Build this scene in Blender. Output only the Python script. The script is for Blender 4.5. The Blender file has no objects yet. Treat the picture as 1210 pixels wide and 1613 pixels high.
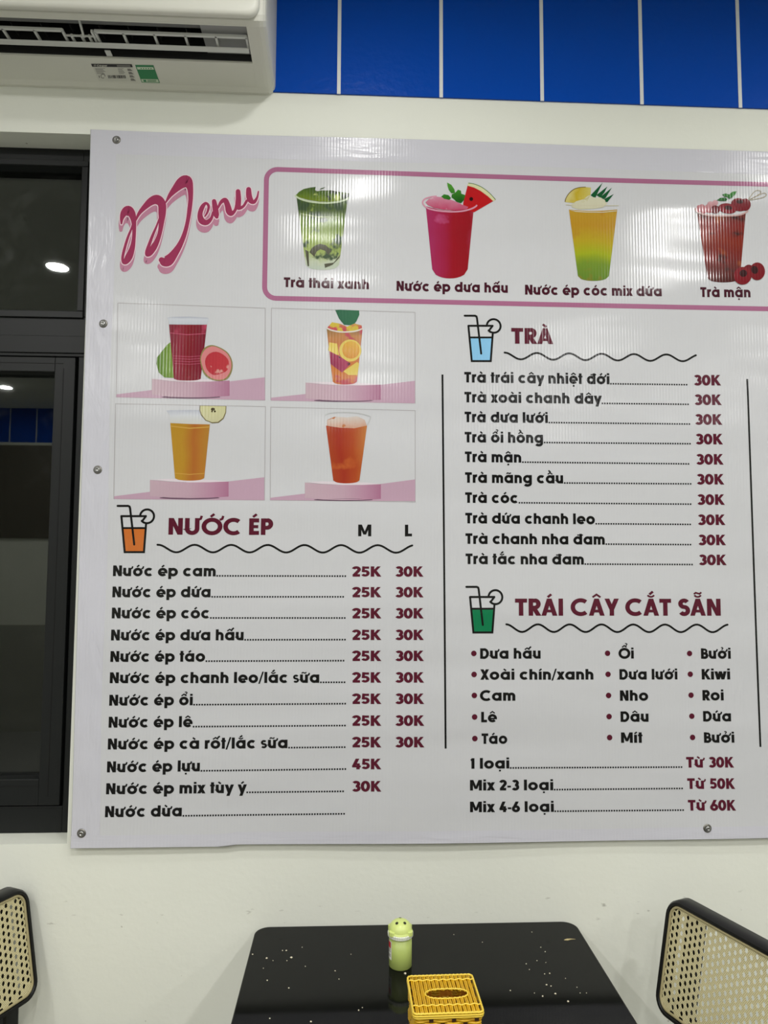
import bpy, bmesh, math, random, unicodedata
from mathutils import Vector, Matrix
D = bpy.data
COL = bpy.context.scene.collection
SC = bpy.context.scene
R = math.radians

# ------------------------------------------------------------------ camera
IMG_W, IMG_H, FOC = 1210.0, 1613.0, 1118.0
CX, CY = IMG_W / 2, IMG_H / 2
YAW, PIT, ROL = R(2.58), R(4.09), R(-0.27)
CAM = Vector((0.0, -1.6, 1.5306))
FWD = Vector((math.sin(YAW) * math.cos(PIT), math.cos(YAW) * math.cos(PIT), math.sin(PIT)))
_r = Vector((math.cos(YAW), -math.sin(YAW), 0.0))
_d = FWD.cross(_r)
RGT = _r * math.cos(ROL) + _d * math.sin(ROL)
DWN = _r * (-math.sin(ROL)) + _d * math.cos(ROL)
cam = D.cameras.new('camera')
cam_o = D.objects.new('camera', cam)
COL.objects.link(cam_o)
cam.sensor_fit = 'VERTICAL'
cam.sensor_height = 36.0
cam.lens = 36.0 * FOC / IMG_H
cam.clip_start = 0.02
m3 = Matrix((RGT, -DWN, -FWD)).transposed()
cam_o.matrix_world = Matrix.Translation(CAM) @ m3.to_4x4()
SC.camera = cam_o

# ------------------------------------------------------------------ world, exposure
SC.view_settings.view_transform = 'Standard'
SC.view_settings.look = 'None'
SC.view_settings.exposure = 0.0
SC.view_settings.gamma = 1.0
SC.view_settings.use_curve_mapping = False
wd = D.worlds.new('night')
SC.world = wd
wd.use_nodes = True
wd.node_tree.nodes['Background'].inputs[0].default_value = (0.02, 0.022, 0.025, 1)
wd.node_tree.nodes['Background'].inputs[1].default_value = 0.15
LIGHT_STRENGTH = 655.0
LIGHT_COLOR = (1.0, 0.985, 0.965)
CEIL = 2.95
# (x, y, relative strength): weaker row close to the wall, stronger lamps over the room, rear rows filled out with added lamps
DOWNLIGHTS = [(-1.43, -1.62, 1), (-0.10, -1.50, 1), (1.40, -1.42, 1), (0.03, -0.80, 0.4), (1.50, -0.78, 0.4),
              (-2.84, -4.08, 1), (-1.45, -4.08, 1), (0.0, -4.08, 1), (1.45, -4.08, 1), (2.85, -4.08, 1),  # back row: left end mirrored in the sash, filled out for more ambient light
              (-2.84, -2.85, 1), (-1.45, -2.85, 1), (0.0, -2.85, 1), (1.45, -2.85, 1), (2.85, -2.85, 1)]  # added unseen row, lifts the ambient light on the lower wall

# ------------------------------------------------------------------ pixel <-> place
def ray(px, py):
    return RGT * ((px - CX) / FOC) + DWN * ((py - CY) / FOC) + FWD
def onY(px, py, y=0.0):            # point of the plane y = const seen at a pixel of the photograph
    v = ray(px, py)
    return CAM + v * ((y - CAM.y) / v.y)
def onZ(px, py, z):
    v = ray(px, py)
    return CAM + v * ((z - CAM.z) / v.z)

def lin(c):
    o = []
    for v in c[:3]:
        v /= 255.0
        o.append(v / 12.92 if v <= 0.04045 else ((v + 0.055) / 1.055) ** 2.4)
    return (o[0], o[1], o[2], 1.0)

# ------------------------------------------------------------------ objects, tags
def obj(name, me, parent=None):
    o = D.objects.new(name, me)
    COL.objects.link(o)
    if parent is not None:
        o.parent = parent
    return o
def tag(o, label=None, cat=None, group=None, kind=None):
    if label: o['label'] = label
    if cat: o['category'] = cat
    if group: o['group'] = group
    if kind: o['kind'] = kind
    return o
def thing(name, label, cat, loc=(0, 0, 0), rz=0.0, group=None):
    o = obj(name, None)
    o.empty_display_size = 0.05
    o.location = loc
    o.rotation_euler = (0, 0, rz)
    return tag(o, label, cat, group)

class MB:
    """collects shapes and links them as one mesh object"""
    def __init__(s):
        s.v = []; s.f = []; s.m = []; s.sm = []
    def add(s, vs, fs, mi=0, smooth=False):
        b = len(s.v)
        s.v += [tuple(p) for p in vs]
        for q in fs:
            s.f.append([b + i for i in q]); s.m.append(mi); s.sm.append(smooth)
    def box(s, a, b, mi=0):
        x0, y0, z0 = a; x1, y1, z1 = b
        s.add([(x0,y0,z0),(x1,y0,z0),(x1,y1,z0),(x0,y1,z0),(x0,y0,z1),(x1,y0,z1),(x1,y1,z1),(x0,y1,z1)],
              [(3,2,1,0),(4,5,6,7),(0,1,5,4),(1,2,6,5),(2,3,7,6),(3,0,4,7)], mi)
    def tube(s, pts, r, n=8, closed=False, mi=0, smooth=True):
        pts = [Vector(p) for p in pts]; N = len(pts)
        rr = r if isinstance(r, (list, tuple)) else [r] * N
        vs = []; fs = []
        up = None
        for i, p in enumerate(pts):
            a = pts[(i - 1) % N] if (closed or i > 0) else p
            b = pts[(i + 1) % N] if (closed or i < N - 1) else p
            t = (b - a).normalized()
            if up is None:
                up = Vector((0, 0, 1)) if abs(t.z) < 0.9 else Vector((1, 0, 0))
            u = t.cross(up).normalized(); w = u.cross(t).normalized(); up = w
            for k in range(n):
                an = 2 * math.pi * k / n
                vs.append(p + (u * math.cos(an) + w * math.sin(an)) * rr[i])
        for i in range(N if closed else N - 1):
            j = (i + 1) % N
            for k in range(n):
                k2 = (k + 1) % n
                fs.append((i*n+k, i*n+k2, j*n+k2, j*n+k))
        if not closed:
            fs.append(tuple(range(n))[::-1]); fs.append(tuple((N-1)*n + k for k in range(n)))
        s.add(vs, fs, mi, smooth)
    def lathe(s, prof, c=(0, 0, 0), n=32, mi=0, smooth=True):
        vs = []; fs = []
        for r, z in prof:
            for k in range(n):
                a = 2 * math.pi * k / n
                vs.append((c[0] + r * math.cos(a), c[1] + r * math.sin(a), c[2] + z))
        for i in range(len(prof) - 1):
            for k in range(n):
                k2 = (k + 1) % n
                fs.append((i*n+k, i*n+k2, (i+1)*n+k2, (i+1)*n+k))
        s.add(vs, fs, mi, smooth)
    def prism(s, prof, axis_pts, mi=0, smooth=False):
        """prof: list of (y,z) ; extruded along x from axis_pts[0] to axis_pts[1]"""
        n = len(prof); x0, x1 = axis_pts
        vs = [(x0, y, z) for y, z in prof] + [(x1, y, z) for y, z in prof]
        fs = [(i, (i+1) % n, n + (i+1) % n, n + i) for i in range(n)]
        fs.append(tuple(range(n))[::-1]); fs.append(tuple(range(n, 2*n)))
        s.add(vs, fs, mi, smooth)
    def build(s, name, mats, parent=None, bevel=0.0, seg=2, recalc=True, solid=0.0):
        me = D.meshes.new(name)
        me.from_pydata(s.v, [], s.f)
        if not isinstance(mats, (list, tuple)): mats = [mats]
        for m in mats: me.materials.append(m)
        for p, mi, sm in zip(me.polygons, s.m, s.sm):
            p.material_index = mi; p.use_smooth = sm
        if recalc:
            bm = bmesh.new(); bm.from_mesh(me)
            bmesh.ops.recalc_face_normals(bm, faces=bm.faces)
            bm.to_mesh(me); bm.free()
        me.update()
        o = obj(name, me, parent)
        if bevel:
            b = o.modifiers.new('bevel', 'BEVEL'); b.width = bevel; b.segments = seg; b.limit_method = 'ANGLE'; b.angle_limit = R(40)
        if solid:
            b = o.modifiers.new('solid', 'SOLIDIFY'); b.thickness = solid; b.offset = 0
        return o

# ------------------------------------------------------------------ materials
def nodes(name):
    m = D.materials.new(name); m.use_nodes = True
    nt = m.node_tree
    return m, nt, nt.nodes['Principled BSDF']
def N(nt, t, **kw):
    n = nt.nodes.new(t)
    for k, v in kw.items():
        if isinstance(k, str) and hasattr(n, k): setattr(n, k, v)
    return n
def math_node(nt, op, a, b=None):
    n = nt.nodes.new('ShaderNodeMath'); n.operation = op
    for i, v in enumerate((a, b)):
        if v is None: continue
        if isinstance(v, (int, float)): n.inputs[i].default_value = v
        else: nt.links.new(v, n.inputs[i])
    return n.outputs[0]
def mat(name, c, rough=0.5, metal=0.0, spec=0.5, noise=None, bump=None, coat=0.0):
    m, nt, p = nodes(name)
    p.inputs['Base Color'].default_value = lin(c)
    p.inputs['Roughness'].default_value = rough
    p.inputs['Metallic'].default_value = metal
    p.inputs['Specular IOR Level'].default_value = spec
    p.inputs['Coat Weight'].default_value = coat
    tc = N(nt, 'ShaderNodeTexCoord')
    if noise:      # (scale, colour2, amount)
        n = N(nt, 'ShaderNodeTexNoise'); n.inputs['Scale'].default_value = noise[0]; n.inputs['Detail'].default_value = 5
        nt.links.new(tc.outputs['Object'], n.inputs['Vector'])
        mx = N(nt, 'ShaderNodeMix'); mx.data_type = 'RGBA'
        mx.inputs[6].default_value = lin(c); mx.inputs[7].default_value = lin(noise[1])
        nt.links.new(math_node(nt, 'MULTIPLY', n.outputs['Fac'], noise[2]), mx.inputs[0])
        nt.links.new(mx.outputs[2], p.inputs['Base Color'])
    if bump:       # (scale, height)
        n = N(nt, 'ShaderNodeTexNoise'); n.inputs['Scale'].default_value = bump[0]; n.inputs['Detail'].default_value = 4
        nt.links.new(tc.outputs['Object'], n.inputs['Vector'])
        b = N(nt, 'ShaderNodeBump'); b.inputs['Distance'].default_value = bump[1]
        nt.links.new(n.outputs['Fac'], b.inputs['Height']); nt.links.new(b.outputs[0], p.inputs['Normal'])
    return m

# shared relief of the glossy ribbed banner sheet (heights in metres)
def vinyl_group():
    g = D.node_groups.new('vinyl_relief', 'ShaderNodeTree')
    g.interface.new_socket('Normal', in_out='OUTPUT', socket_type='NodeSocketVector')
    out = g.nodes.new('NodeGroupOutput')
    geo = g.nodes.new('ShaderNodeNewGeometry')
    sp = g.nodes.new('ShaderNodeSeparateXYZ'); g.links.new(geo.outputs['Position'], sp.inputs[0])
    def mth(op, a, b=None):
        return math_node(g, op, a, b)
    rib = mth('SINE', mth('MULTIPLY', sp.outputs[0], 885.0))
    nz = g.nodes.new('ShaderNodeTexNoise'); nz.inputs['Scale'].default_value = 9.0; nz.inputs['Detail'].default_value = 2
    g.links.new(geo.outputs['Position'], nz.inputs['Vector'])
    rib = mth('MULTIPLY', rib, mth('MULTIPLY', nz.outputs['Fac'], 8.5e-5))
    # long slack creases running down to the right
    mp = g.nodes.new('ShaderNodeMapping'); mp.vector_type = 'POINT'
    mp.inputs['Rotation'].default_value = (0, R(-28), 0)
    mp.inputs['Scale'].default_value = (1.3, 1.0, 6.5)
    g.links.new(geo.outputs['Position'], mp.inputs['Vector'])
    n2 = g.nodes.new('ShaderNodeTexNoise'); n2.inputs['Scale'].default_value = 1.0; n2.inputs['Detail'].default_value = 1.5
    g.links.new(mp.outputs[0], n2.inputs['Vector'])
    fold = mth('MULTIPLY', n2.outputs['Fac'], 0.010)
    n3 = g.nodes.new('ShaderNodeTexNoise'); n3.inputs['Scale'].default_value = 260.0; n3.inputs['Detail'].default_value = 2
    g.links.new(geo.outputs['Position'], n3.inputs['Vector'])
    fine = mth('MULTIPLY', n3.outputs['Fac'], 1.2e-5)
    h = mth('ADD', mth('ADD', rib, fold), fine)
    b = g.nodes.new('ShaderNodeBump'); b.inputs['Distance'].default_value = 1.0; b.inputs['Strength'].default_value = 1.0
    g.links.new(h, b.inputs['Height'])
    g.links.new(b.outputs[0], out.inputs[0])
    return g
VINYL = vinyl_group()
def vinylize(nt, p, rough=0.15):
    g = nt.nodes.new('ShaderNodeGroup'); g.node_tree = VINYL
    nt.links.new(g.outputs[0], p.inputs['Normal'])
    p.inputs['Roughness'].default_value = rough
    p.inputs['Specular IOR Level'].default_value = 0.17
_pm = {}
INK, INK_RAMP = 0.86, 0.83
def dim(c, k=None): return tuple(min(255, v * (k or INK)) for v in c)
def ink(c):
    c = tuple(c)
    if c not in _pm:
        m, nt, p = nodes('printed_ink')
        p.inputs['Base Color'].default_value = lin(dim(c))
        vinylize(nt, p)
        _pm[c] = m
    return _pm[c]
def ink_ramp(stops, axis='Z', noise=None, blotch=None):
    """printed gradient: stops [(pos,rgb)] along the picture, optional noise (scale, strength) bending it,
    blotch (scale, rgb, threshold, softness)"""
    m, nt, p = nodes('printed_gradient')
    tc = N(nt, 'ShaderNodeTexCoord')
    sp = N(nt, 'ShaderNodeSeparateXYZ'); nt.links.new(tc.outputs['Generated'], sp.inputs[0])
    t = sp.outputs[2] if axis == 'Z' else sp.outputs[0]
    if noise:
        n = N(nt, 'ShaderNodeTexNoise'); n.inputs['Scale'].default_value = noise[0]; n.inputs['Detail'].default_value = 3
        nt.links.new(tc.outputs['Object'], n.inputs['Vector'])
        t = math_node(nt, 'ADD', t, math_node(nt, 'MULTIPLY', math_node(nt, 'SUBTRACT', n.outputs['Fac'], 0.5), noise[1]))
    rp = N(nt, 'ShaderNodeValToRGB')
    el = rp.color_ramp.elements
    el[0].position, el[0].color = stops[0][0], lin(dim(stops[0][1], INK_RAMP))
    el[1].position, el[1].color = stops[-1][0], lin(dim(stops[-1][1], INK_RAMP))
    for q, c in stops[1:-1]:
        e = el.new(q); e.color = lin(dim(c, INK_RAMP))
    nt.links.new(t, rp.inputs[0])
    outc = rp.outputs[0]
    if blotch:
        for bl in (blotch if isinstance(blotch, list) else [blotch]):
            n = N(nt, 'ShaderNodeTexNoise'); n.inputs['Scale'].default_value = bl[0]; n.inputs['Detail'].default_value = 3
            nt.links.new(tc.outputs['Object'], n.inputs['Vector'])
            mr = N(nt, 'ShaderNodeMapRange'); mr.inputs[1].default_value = bl[2]; mr.inputs[2].default_value = bl[2] + bl[3]
            nt.links.new(n.outputs['Fac'], mr.inputs[0])
            mx = N(nt, 'ShaderNodeMix'); mx.data_type = 'RGBA'
            nt.links.new(mr.outputs[0], mx.inputs[0]); nt.links.new(outc, mx.inputs[6]); mx.inputs[7].default_value = lin(dim(bl[1], INK_RAMP))
            outc = mx.outputs[2]
    nt.links.new(outc, p.inputs['Base Color'])
    vinylize(nt, p)
    return m

def wall_material():
    m, nt, p = nodes('white_wall_paint')
    geo = N(nt, 'ShaderNodeNewGeometry'); sp = N(nt, 'ShaderNodeSeparateXYZ'); nt.links.new(geo.outputs['Position'], sp.inputs[0])
    n = N(nt, 'ShaderNodeTexNoise'); n.inputs['Scale'].default_value = 2.2; n.inputs['Detail'].default_value = 6
    nt.links.new(geo.outputs['Position'], n.inputs['Vector'])
    base = N(nt, 'ShaderNodeMix'); base.data_type = 'RGBA'
    base.inputs[6].default_value = lin((225, 227, 217)); base.inputs[7].default_value = lin((215, 217, 207))
    nt.links.new(n.outputs['Fac'], base.inputs[0])
    # scuffs where chairs and the table rub the wall, z 0.74 - 0.86
    mp = N(nt, 'ShaderNodeMapping'); mp.inputs['Scale'].default_value = (26, 26, 70); nt.links.new(geo.outputs['Position'], mp.inputs['Vector'])
    n2 = N(nt, 'ShaderNodeTexNoise'); n2.inputs['Scale'].default_value = 1.0; n2.inputs['Detail'].default_value = 5; nt.links.new(mp.outputs[0], n2.inputs['Vector'])
    mr = N(nt, 'ShaderNodeMapRange'); mr.inputs[1].default_value = 0.66; mr.inputs[2].default_value = 0.74; nt.links.new(n2.outputs['Fac'], mr.inputs[0])
    dz = math_node(nt, 'ABSOLUTE', math_node(nt, 'SUBTRACT', sp.outputs[2], 0.775))
    bd = N(nt, 'ShaderNodeMapRange'); bd.inputs[1].default_value = 0.012; bd.inputs[2].default_value = 0.05; bd.inputs[3].default_value = 1; bd.inputs[4].default_value = 0
    nt.links.new(dz, bd.inputs[0])
    fac = math_node(nt, 'MULTIPLY', math_node(nt, 'MULTIPLY', mr.outputs[0], bd.outputs[0]), 0.55)
    sc = N(nt, 'ShaderNodeMix'); sc.data_type = 'RGBA'; sc.inputs[7].default_value = lin((120, 116, 104))
    nt.links.new(fac, sc.inputs[0]); nt.links.new(base.outputs[2], sc.inputs[6])
    # a few tiny specks
    n3 = N(nt, 'ShaderNodeTexNoise'); n3.inputs['Scale'].default_value = 55; n3.inputs['Detail'].default_value = 1; nt.links.new(geo.outputs['Position'], n3.inputs['Vector'])
    mr3 = N(nt, 'ShaderNodeMapRange'); mr3.inputs[1].default_value = 0.80; mr3.inputs[2].default_value = 0.84; nt.links.new(n3.outputs['Fac'], mr3.inputs[0])
    s3 = N(nt, 'ShaderNodeMix'); s3.data_type = 'RGBA'; s3.inputs[7].default_value = lin((150, 146, 132))
    nt.links.new(mr3.outputs[0], s3.inputs[0]); nt.links.new(sc.outputs[2], s3.inputs[6])
    nt.links.new(s3.outputs[2], p.inputs['Base Color'])
    p.inputs['Roughness'].default_value = 0.55; p.inputs['Specular IOR Level'].default_value = 0.3
    n4 = N(nt, 'ShaderNodeTexNoise'); n4.inputs['Scale'].default_value = 70; n4.inputs['Detail'].default_value = 5; nt.links.new(geo.outputs['Position'], n4.inputs['Vector'])
    b = N(nt, 'ShaderNodeBump'); b.inputs['Distance'].default_value = 0.0004; nt.links.new(n4.outputs['Fac'], b.inputs['Height']); nt.links.new(b.outputs[0], p.inputs['Normal'])
    return m
M_WALL = wall_material()
M_CEIL = mat('white_ceiling_paint', (228, 229, 222), 0.7, spec=0.2)
M_ROOMWALL = mat('pale_wall_paint', (224, 225, 214), 0.6, spec=0.3)
M_FLOOR = mat('grey_floor_tile', (150, 150, 146), 0.35, noise=(1.5, (120, 120, 118), 0.6))
M_DARKPANEL = mat('dark_brown_panel', (84, 79, 66), 0.5)
M_BLUE = mat('blue_glossy_panel', (0, 67, 166), 0.24, spec=0.13, bump=(60, 0.0010))
M_STRIP = mat('white_joint_strip', (214, 216, 212), 0.5)
M_FRAME = mat('charcoal_aluminium', (22, 24, 24), 0.42, spec=0.25)
M_FRAME2 = mat('black_gasket', (14, 14, 14), 0.6, spec=0.3)
M_BLACK = mat('black_lacquer', (20, 20, 20), 0.28, spec=0.5)
M_METAL = mat('galvanised_steel', (150, 150, 148), 0.28, metal=1.0)
M_BRASS = mat('dull_eyelet_metal', (120, 118, 112), 0.4, metal=0.9)
M_AC = mat('white_air_conditioner_plastic', (216, 216, 206), 0.42, spec=0.4)
M_ACIN = mat('dark_grey_outlet_plastic', (34, 34, 34), 0.6, spec=0.3)
M_ACIN2 = mat('grey_outlet_flap', (150, 151, 150), 0.5, spec=0.3)
M_CHAIRBLK = mat('black_painted_wood', (13, 13, 13), 0.34, spec=0.3)

def cane_material():
    m, nt, p = nodes('woven_cane')
    tc = N(nt, 'ShaderNodeTexCoord'); sp = N(nt, 'ShaderNodeSeparateXYZ'); nt.links.new(tc.outputs['Object'], sp.inputs[0])
    def s(expr): return math_node(nt, 'SINE', expr)
    d1 = math_node(nt, 'MULTIPLY', math_node(nt, 'ADD', sp.outputs[1], math_node(nt, 'MULTIPLY', sp.outputs[2], 0.58)), 2100.0)
    d2 = math_node(nt, 'MULTIPLY', math_node(nt, 'SUBTRACT', sp.outputs[1], math_node(nt, 'MULTIPLY', sp.outputs[2], 0.58)), 2100.0)
    w = math_node(nt, 'MAXIMUM', s(d1), s(d2))
    mr = N(nt, 'ShaderNodeMapRange'); mr.inputs[1].default_value = -0.4; mr.inputs[2].default_value = 0.5; nt.links.new(w, mr.inputs[0])
    mx = N(nt, 'ShaderNodeMix'); mx.data_type = 'RGBA'
    mx.inputs[6].default_value = lin((172, 161, 112)); mx.inputs[7].default_value = lin((236, 226, 178))
    nt.links.new(mr.outputs[0], mx.inputs[0]); nt.links.new(mx.outputs[2], p.inputs['Base Color'])
    b = N(nt, 'ShaderNodeBump'); b.inputs['Distance'].default_value = 0.0008; nt.links.new(w, b.inputs['Height']); nt.links.new(b.outputs[0], p.inputs['Normal'])
    p.inputs['Roughness'].default_value = 0.5
    return m
M_CANE = cane_material()
M_SPLINE = mat('cane_spline', (158, 148, 110), 0.5)

def table_material():
    m, nt, p = nodes('black_glossy_tabletop')
    tc = N(nt, 'ShaderNodeTexCoord')
    n = N(nt, 'ShaderNodeTexNoise'); n.inputs['Scale'].default_value = 9; n.inputs['Detail'].default_value = 6; nt.links.new(tc.outputs['Object'], n.inputs['Vector'])
    mr = N(nt, 'ShaderNodeMapRange'); mr.inputs[3].default_value = 0.04; mr.inputs[4].default_value = 0.10; nt.links.new(n.outputs['Fac'], mr.inputs[0])
    nt.links.new(mr.outputs[0], p.inputs['Roughness'])
    p.inputs['Base Color'].default_value = lin((15, 16, 15)); p.inputs['Specular IOR Level'].default_value = 0.11
    return m
M_TABLE = table_material()

def glass_material(name, tint):
    m, nt, p = nodes(name)
    nt.nodes.remove(p)
    out = nt.nodes['Material Output']
    tr = N(nt, 'ShaderNodeBsdfTransparent'); tr.inputs[0].default_value = (tint, tint, tint * 0.97, 1)
    gl = N(nt, 'ShaderNodeBsdfGlossy'); gl.inputs['Color'].default_value = (0.95, 1.0, 0.95, 1); gl.inputs['Roughness'].default_value = 0.015
    fr = N(nt, 'ShaderNodeFresnel'); fr.inputs[0].default_value = 1.5
    k = math_node(nt, 'MULTIPLY', fr.outputs[0], 1.35)
    mx = N(nt, 'ShaderNodeMixShader'); nt.links.new(k, mx.inputs[0]); nt.links.new(tr.outputs[0], mx.inputs[1]); nt.links.new(gl.outputs[0], mx.inputs[2])
    # wiped-on smears
    df = N(nt, 'ShaderNodeBsdfGlossy'); df.inputs['Roughness'].default_value = 0.35; df.inputs['Color'].default_value = (0.8, 0.82, 0.8, 1)
    tc = N(nt, 'ShaderNodeTexCoord'); n = N(nt, 'ShaderNodeTexNoise'); n.inputs['Scale'].default_value = 7; n.inputs['Detail'].default_value = 5; n.inputs['Distortion'].default_value = 2.0
    nt.links.new(tc.outputs['Object'], n.inputs['Vector'])
    mr = N(nt, 'ShaderNodeMapRange'); mr.inputs[1].default_value = 0.55; mr.inputs[2].default_value = 0.85; mr.inputs[3].default_value = 0.0; mr.inputs[4].default_value = 0.012
    nt.links.new(n.outputs['Fac'], mr.inputs[0])
    m2 = N(nt, 'ShaderNodeMixShader'); nt.links.new(mr.outputs[0], m2.inputs[0]); nt.links.new(mx.outputs[0], m2.inputs[1]); nt.links.new(df.outputs[0], m2.inputs[2])
    nt.links.new(m2.outputs[0], out.inputs[0])
    return m
M_GLASS = glass_material('dark_window_glass', 0.55)

# ------------------------------------------------------------------ setting
X0, X1, YB = -3.7, 3.5, -4.9
WX0, WX1, WZ0, WZ1 = -1.95, -0.606, 0.926, 2.513      # window opening
TH = 0.16
b = MB()
b.box((X0, 0, 0), (WX0, TH, CEIL)); b.box((WX1, 0, 0), (X1, TH, CEIL))
b.box((WX0, 0, 0), (WX1, TH, WZ0)); b.box((WX0, 0, WZ1), (WX1, TH, CEIL))
tag(b.build('wall_front', M_WALL), kind='structure')
b = MB(); b.box((X0 - TH, YB, 0), (X0, TH, CEIL)); tag(b.build('wall_left', M_ROOMWALL), kind='structure')
b = MB(); b.box((X1, YB, 0), (X1 + TH, TH, CEIL)); tag(b.build('wall_right', M_ROOMWALL), kind='structure')
b = MB(); b.box((X0 - TH, YB - TH, 0), (X1 + TH, YB, CEIL)); tag(b.build('wall_back', M_ROOMWALL), kind='structure')
b = MB(); b.box((X0 - TH, YB - TH, -0.1), (X1 + TH, TH, 0)); tag(b.build('floor', M_FLOOR), kind='structure')
b = MB(); b.box((X0 - TH, YB - TH, CEIL), (X1 + TH, TH, CEIL + 0.1)); tag(b.build('ceiling', M_CEIL), kind='structure')
# blue band with white joints, front and back wall
def band(name, y0, y1, xs, xe, zb, joints, sgn):
    bb = MB(); bb.box((xs, min(y0, y1), zb), (xe, max(y0, y1), CEIL))
    o = tag(bb.build(name, M_BLUE), kind='structure')
    for x in joints:
        s = MB(); s.box((x - 0.0042, min(y1, y1 + sgn * 0.0012), zb - 0.001), (x + 0.0042, max(y1, y1 + sgn * 0.0012), CEIL))
        s.build('joint_strip', M_STRIP, o)
    return o
jx = [-0.039 + 0.2415 * k for k in range(-14, 15)]
band('trim_1', 0.0, -0.004, X0, X1, 2.629, [x for x in jx if X0 < x < X1], -1)
band('trim_2', YB, YB + 0.004, X0, X1, 2.629, [x for x in jx if X0 < x < X1], 1)
b = MB(); b.box((X0, YB, 1.74), (X1, YB + 0.02, 2.60)); tag(b.build('trim_3', M_DARKPANEL), kind='structure')
b = MB(); b.box((X0, YB, 0.0), (X1, YB + 0.015, 0.95)); tag(b.build('trim_4', mat('grey_dado', (160, 160, 150), 0.5)), kind='structure')

# window: charcoal frame, fixed light above, sash below
YF, YG = 0.062, 0.088
win = thing('window_1', None, None, (WX1, YF, WZ0))
win['kind'] = 'structure'
def wbar(name, x0, x1, z0, z1, y0=YF, y1=0.11, m=M_FRAME, par=win, bev=0.0012):
    q = MB(); q.box((x0, y0, z0), (x1, y1, z1))
    o = q.build(name, m, par, bevel=bev)
    o.matrix_parent_inverse = Matrix.Translation(-Vector((WX1, YF, WZ0))) if par is win else Matrix.Identity(4)
    return o
def wz(py, y=YF): return onY(60, py, y).z
zt = WZ1
z_head = wz(262); z_tr1 = wz(498); z_tr2 = wz(561); z_sb = wz(1267); zb0 = WZ0
xr = WX1
x_fix = onY(130, 300, YF).x                    # right edge of the upper glass
x_out = onY(122.5, 600, YF).x                  # sash meets outer frame
x_in = onY(90, 600, YF + 0.008).x              # right edge of the sash glass
z_gt = wz(588, YF + 0.008); z_gb = wz(1224, YF + 0.008)
q = MB()
q.box((x_fix, YF, z_tr1), (xr, 0.12, zt)); q.box((WX0, YF, z_head), (x_fix, 0.12, zt)); q.box((WX0, YF, z_tr2), (xr, 0.12, z_tr1))
q.box((x_out, YF, zb0), (xr, 0.12, z_tr2)); q.box((WX0, YF, zb0), (x_out, 0.12, z_sb - 0.004)); q.box((WX0, YF, z_sb - 0.004), (WX0 + 0.06, 0.12, zt))
def wplace(o):
    o.matrix_parent_inverse = Matrix.Translation(-Vector((WX1, YF, WZ0))); return o
wplace(q.build('window_frame', M_FRAME, win, bevel=0.0015))
q = MB()     # beads of the fixed light and the transom steps
q.box((WX0 + 0.06, YF - 0.006, z_tr1 - 0.004), (x_fix + 0.013, YF, z_tr1 + 0.012)); q.box((x_fix - 0.001, YF - 0.006, z_tr1 + 0.0125), (x_fix + 0.013, YF, z_head - 0.0005)); q.box((WX0 + 0.06, YF - 0.006, z_head), (x_fix + 0.013, YF, z_head + 0.014))
q.box((WX0 + 0.06, YF - 0.004, wz(556)), (xr - 0.003, YF, wz(529)))
wplace(q.build('glazing_bead', M_FRAME, win, bevel=0.0012))
q = MB()
xs0 = WX0 + 0.064
q.box((x_in, YF - 0.008, z_sb), (x_out - 0.004, 0.10, z_tr2 - 0.004)); q.box((xs0, YF - 0.008, z_gt), (x_in, 0.10, z_tr2 - 0.004)); q.box((xs0, YF - 0.008, z_sb), (x_in, 0.10, z_gb)); q.box((xs0, YF - 0.008, z_gb), (xs0 + 0.06, 0.10, z_gt))
sash = wplace(q.build('sash', M_FRAME, win, bevel=0.0015))
q = MB(); xm = (x_in + x_out) / 2 - 0.006
q.box((xm, YF - 0.0088, z_sb + 0.02), (xm + 0.0016, YF - 0.0079, z_tr2 - 0.03)); q.box((xs0, YF - 0.0088, (z_gt + z_tr2) / 2), (xm, YF - 0.0079, (z_gt + z_tr2) / 2 + 0.0016)); q.box((xs0, YF - 0.0088, z_gb - 0.016), (x_in, YF - 0.0079, z_gb - 0.0144))
g = q.build('groove', M_FRAME2, sash)
q = MB(); q.box((WX0 + 0.05, YG, z_tr1 - 0.01), (x_fix + 0.01, YG + 0.005, z_head + 0.01)); wplace(q.build('fixed_glass', M_GLASS, win))
q = MB(); q.box((xs0 + 0.05, YG - 0.004, z_gb - 0.01), (x_in + 0.01, YG + 0.001, z_gt + 0.01)); q.build('sash_glass', M_GLASS, sash)
q = MB(); q.box((WX0 - 0.0, 0.122, WZ0), (WX1, 0.13, WZ1))
# room behind the panes stays dark: night outside

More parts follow.
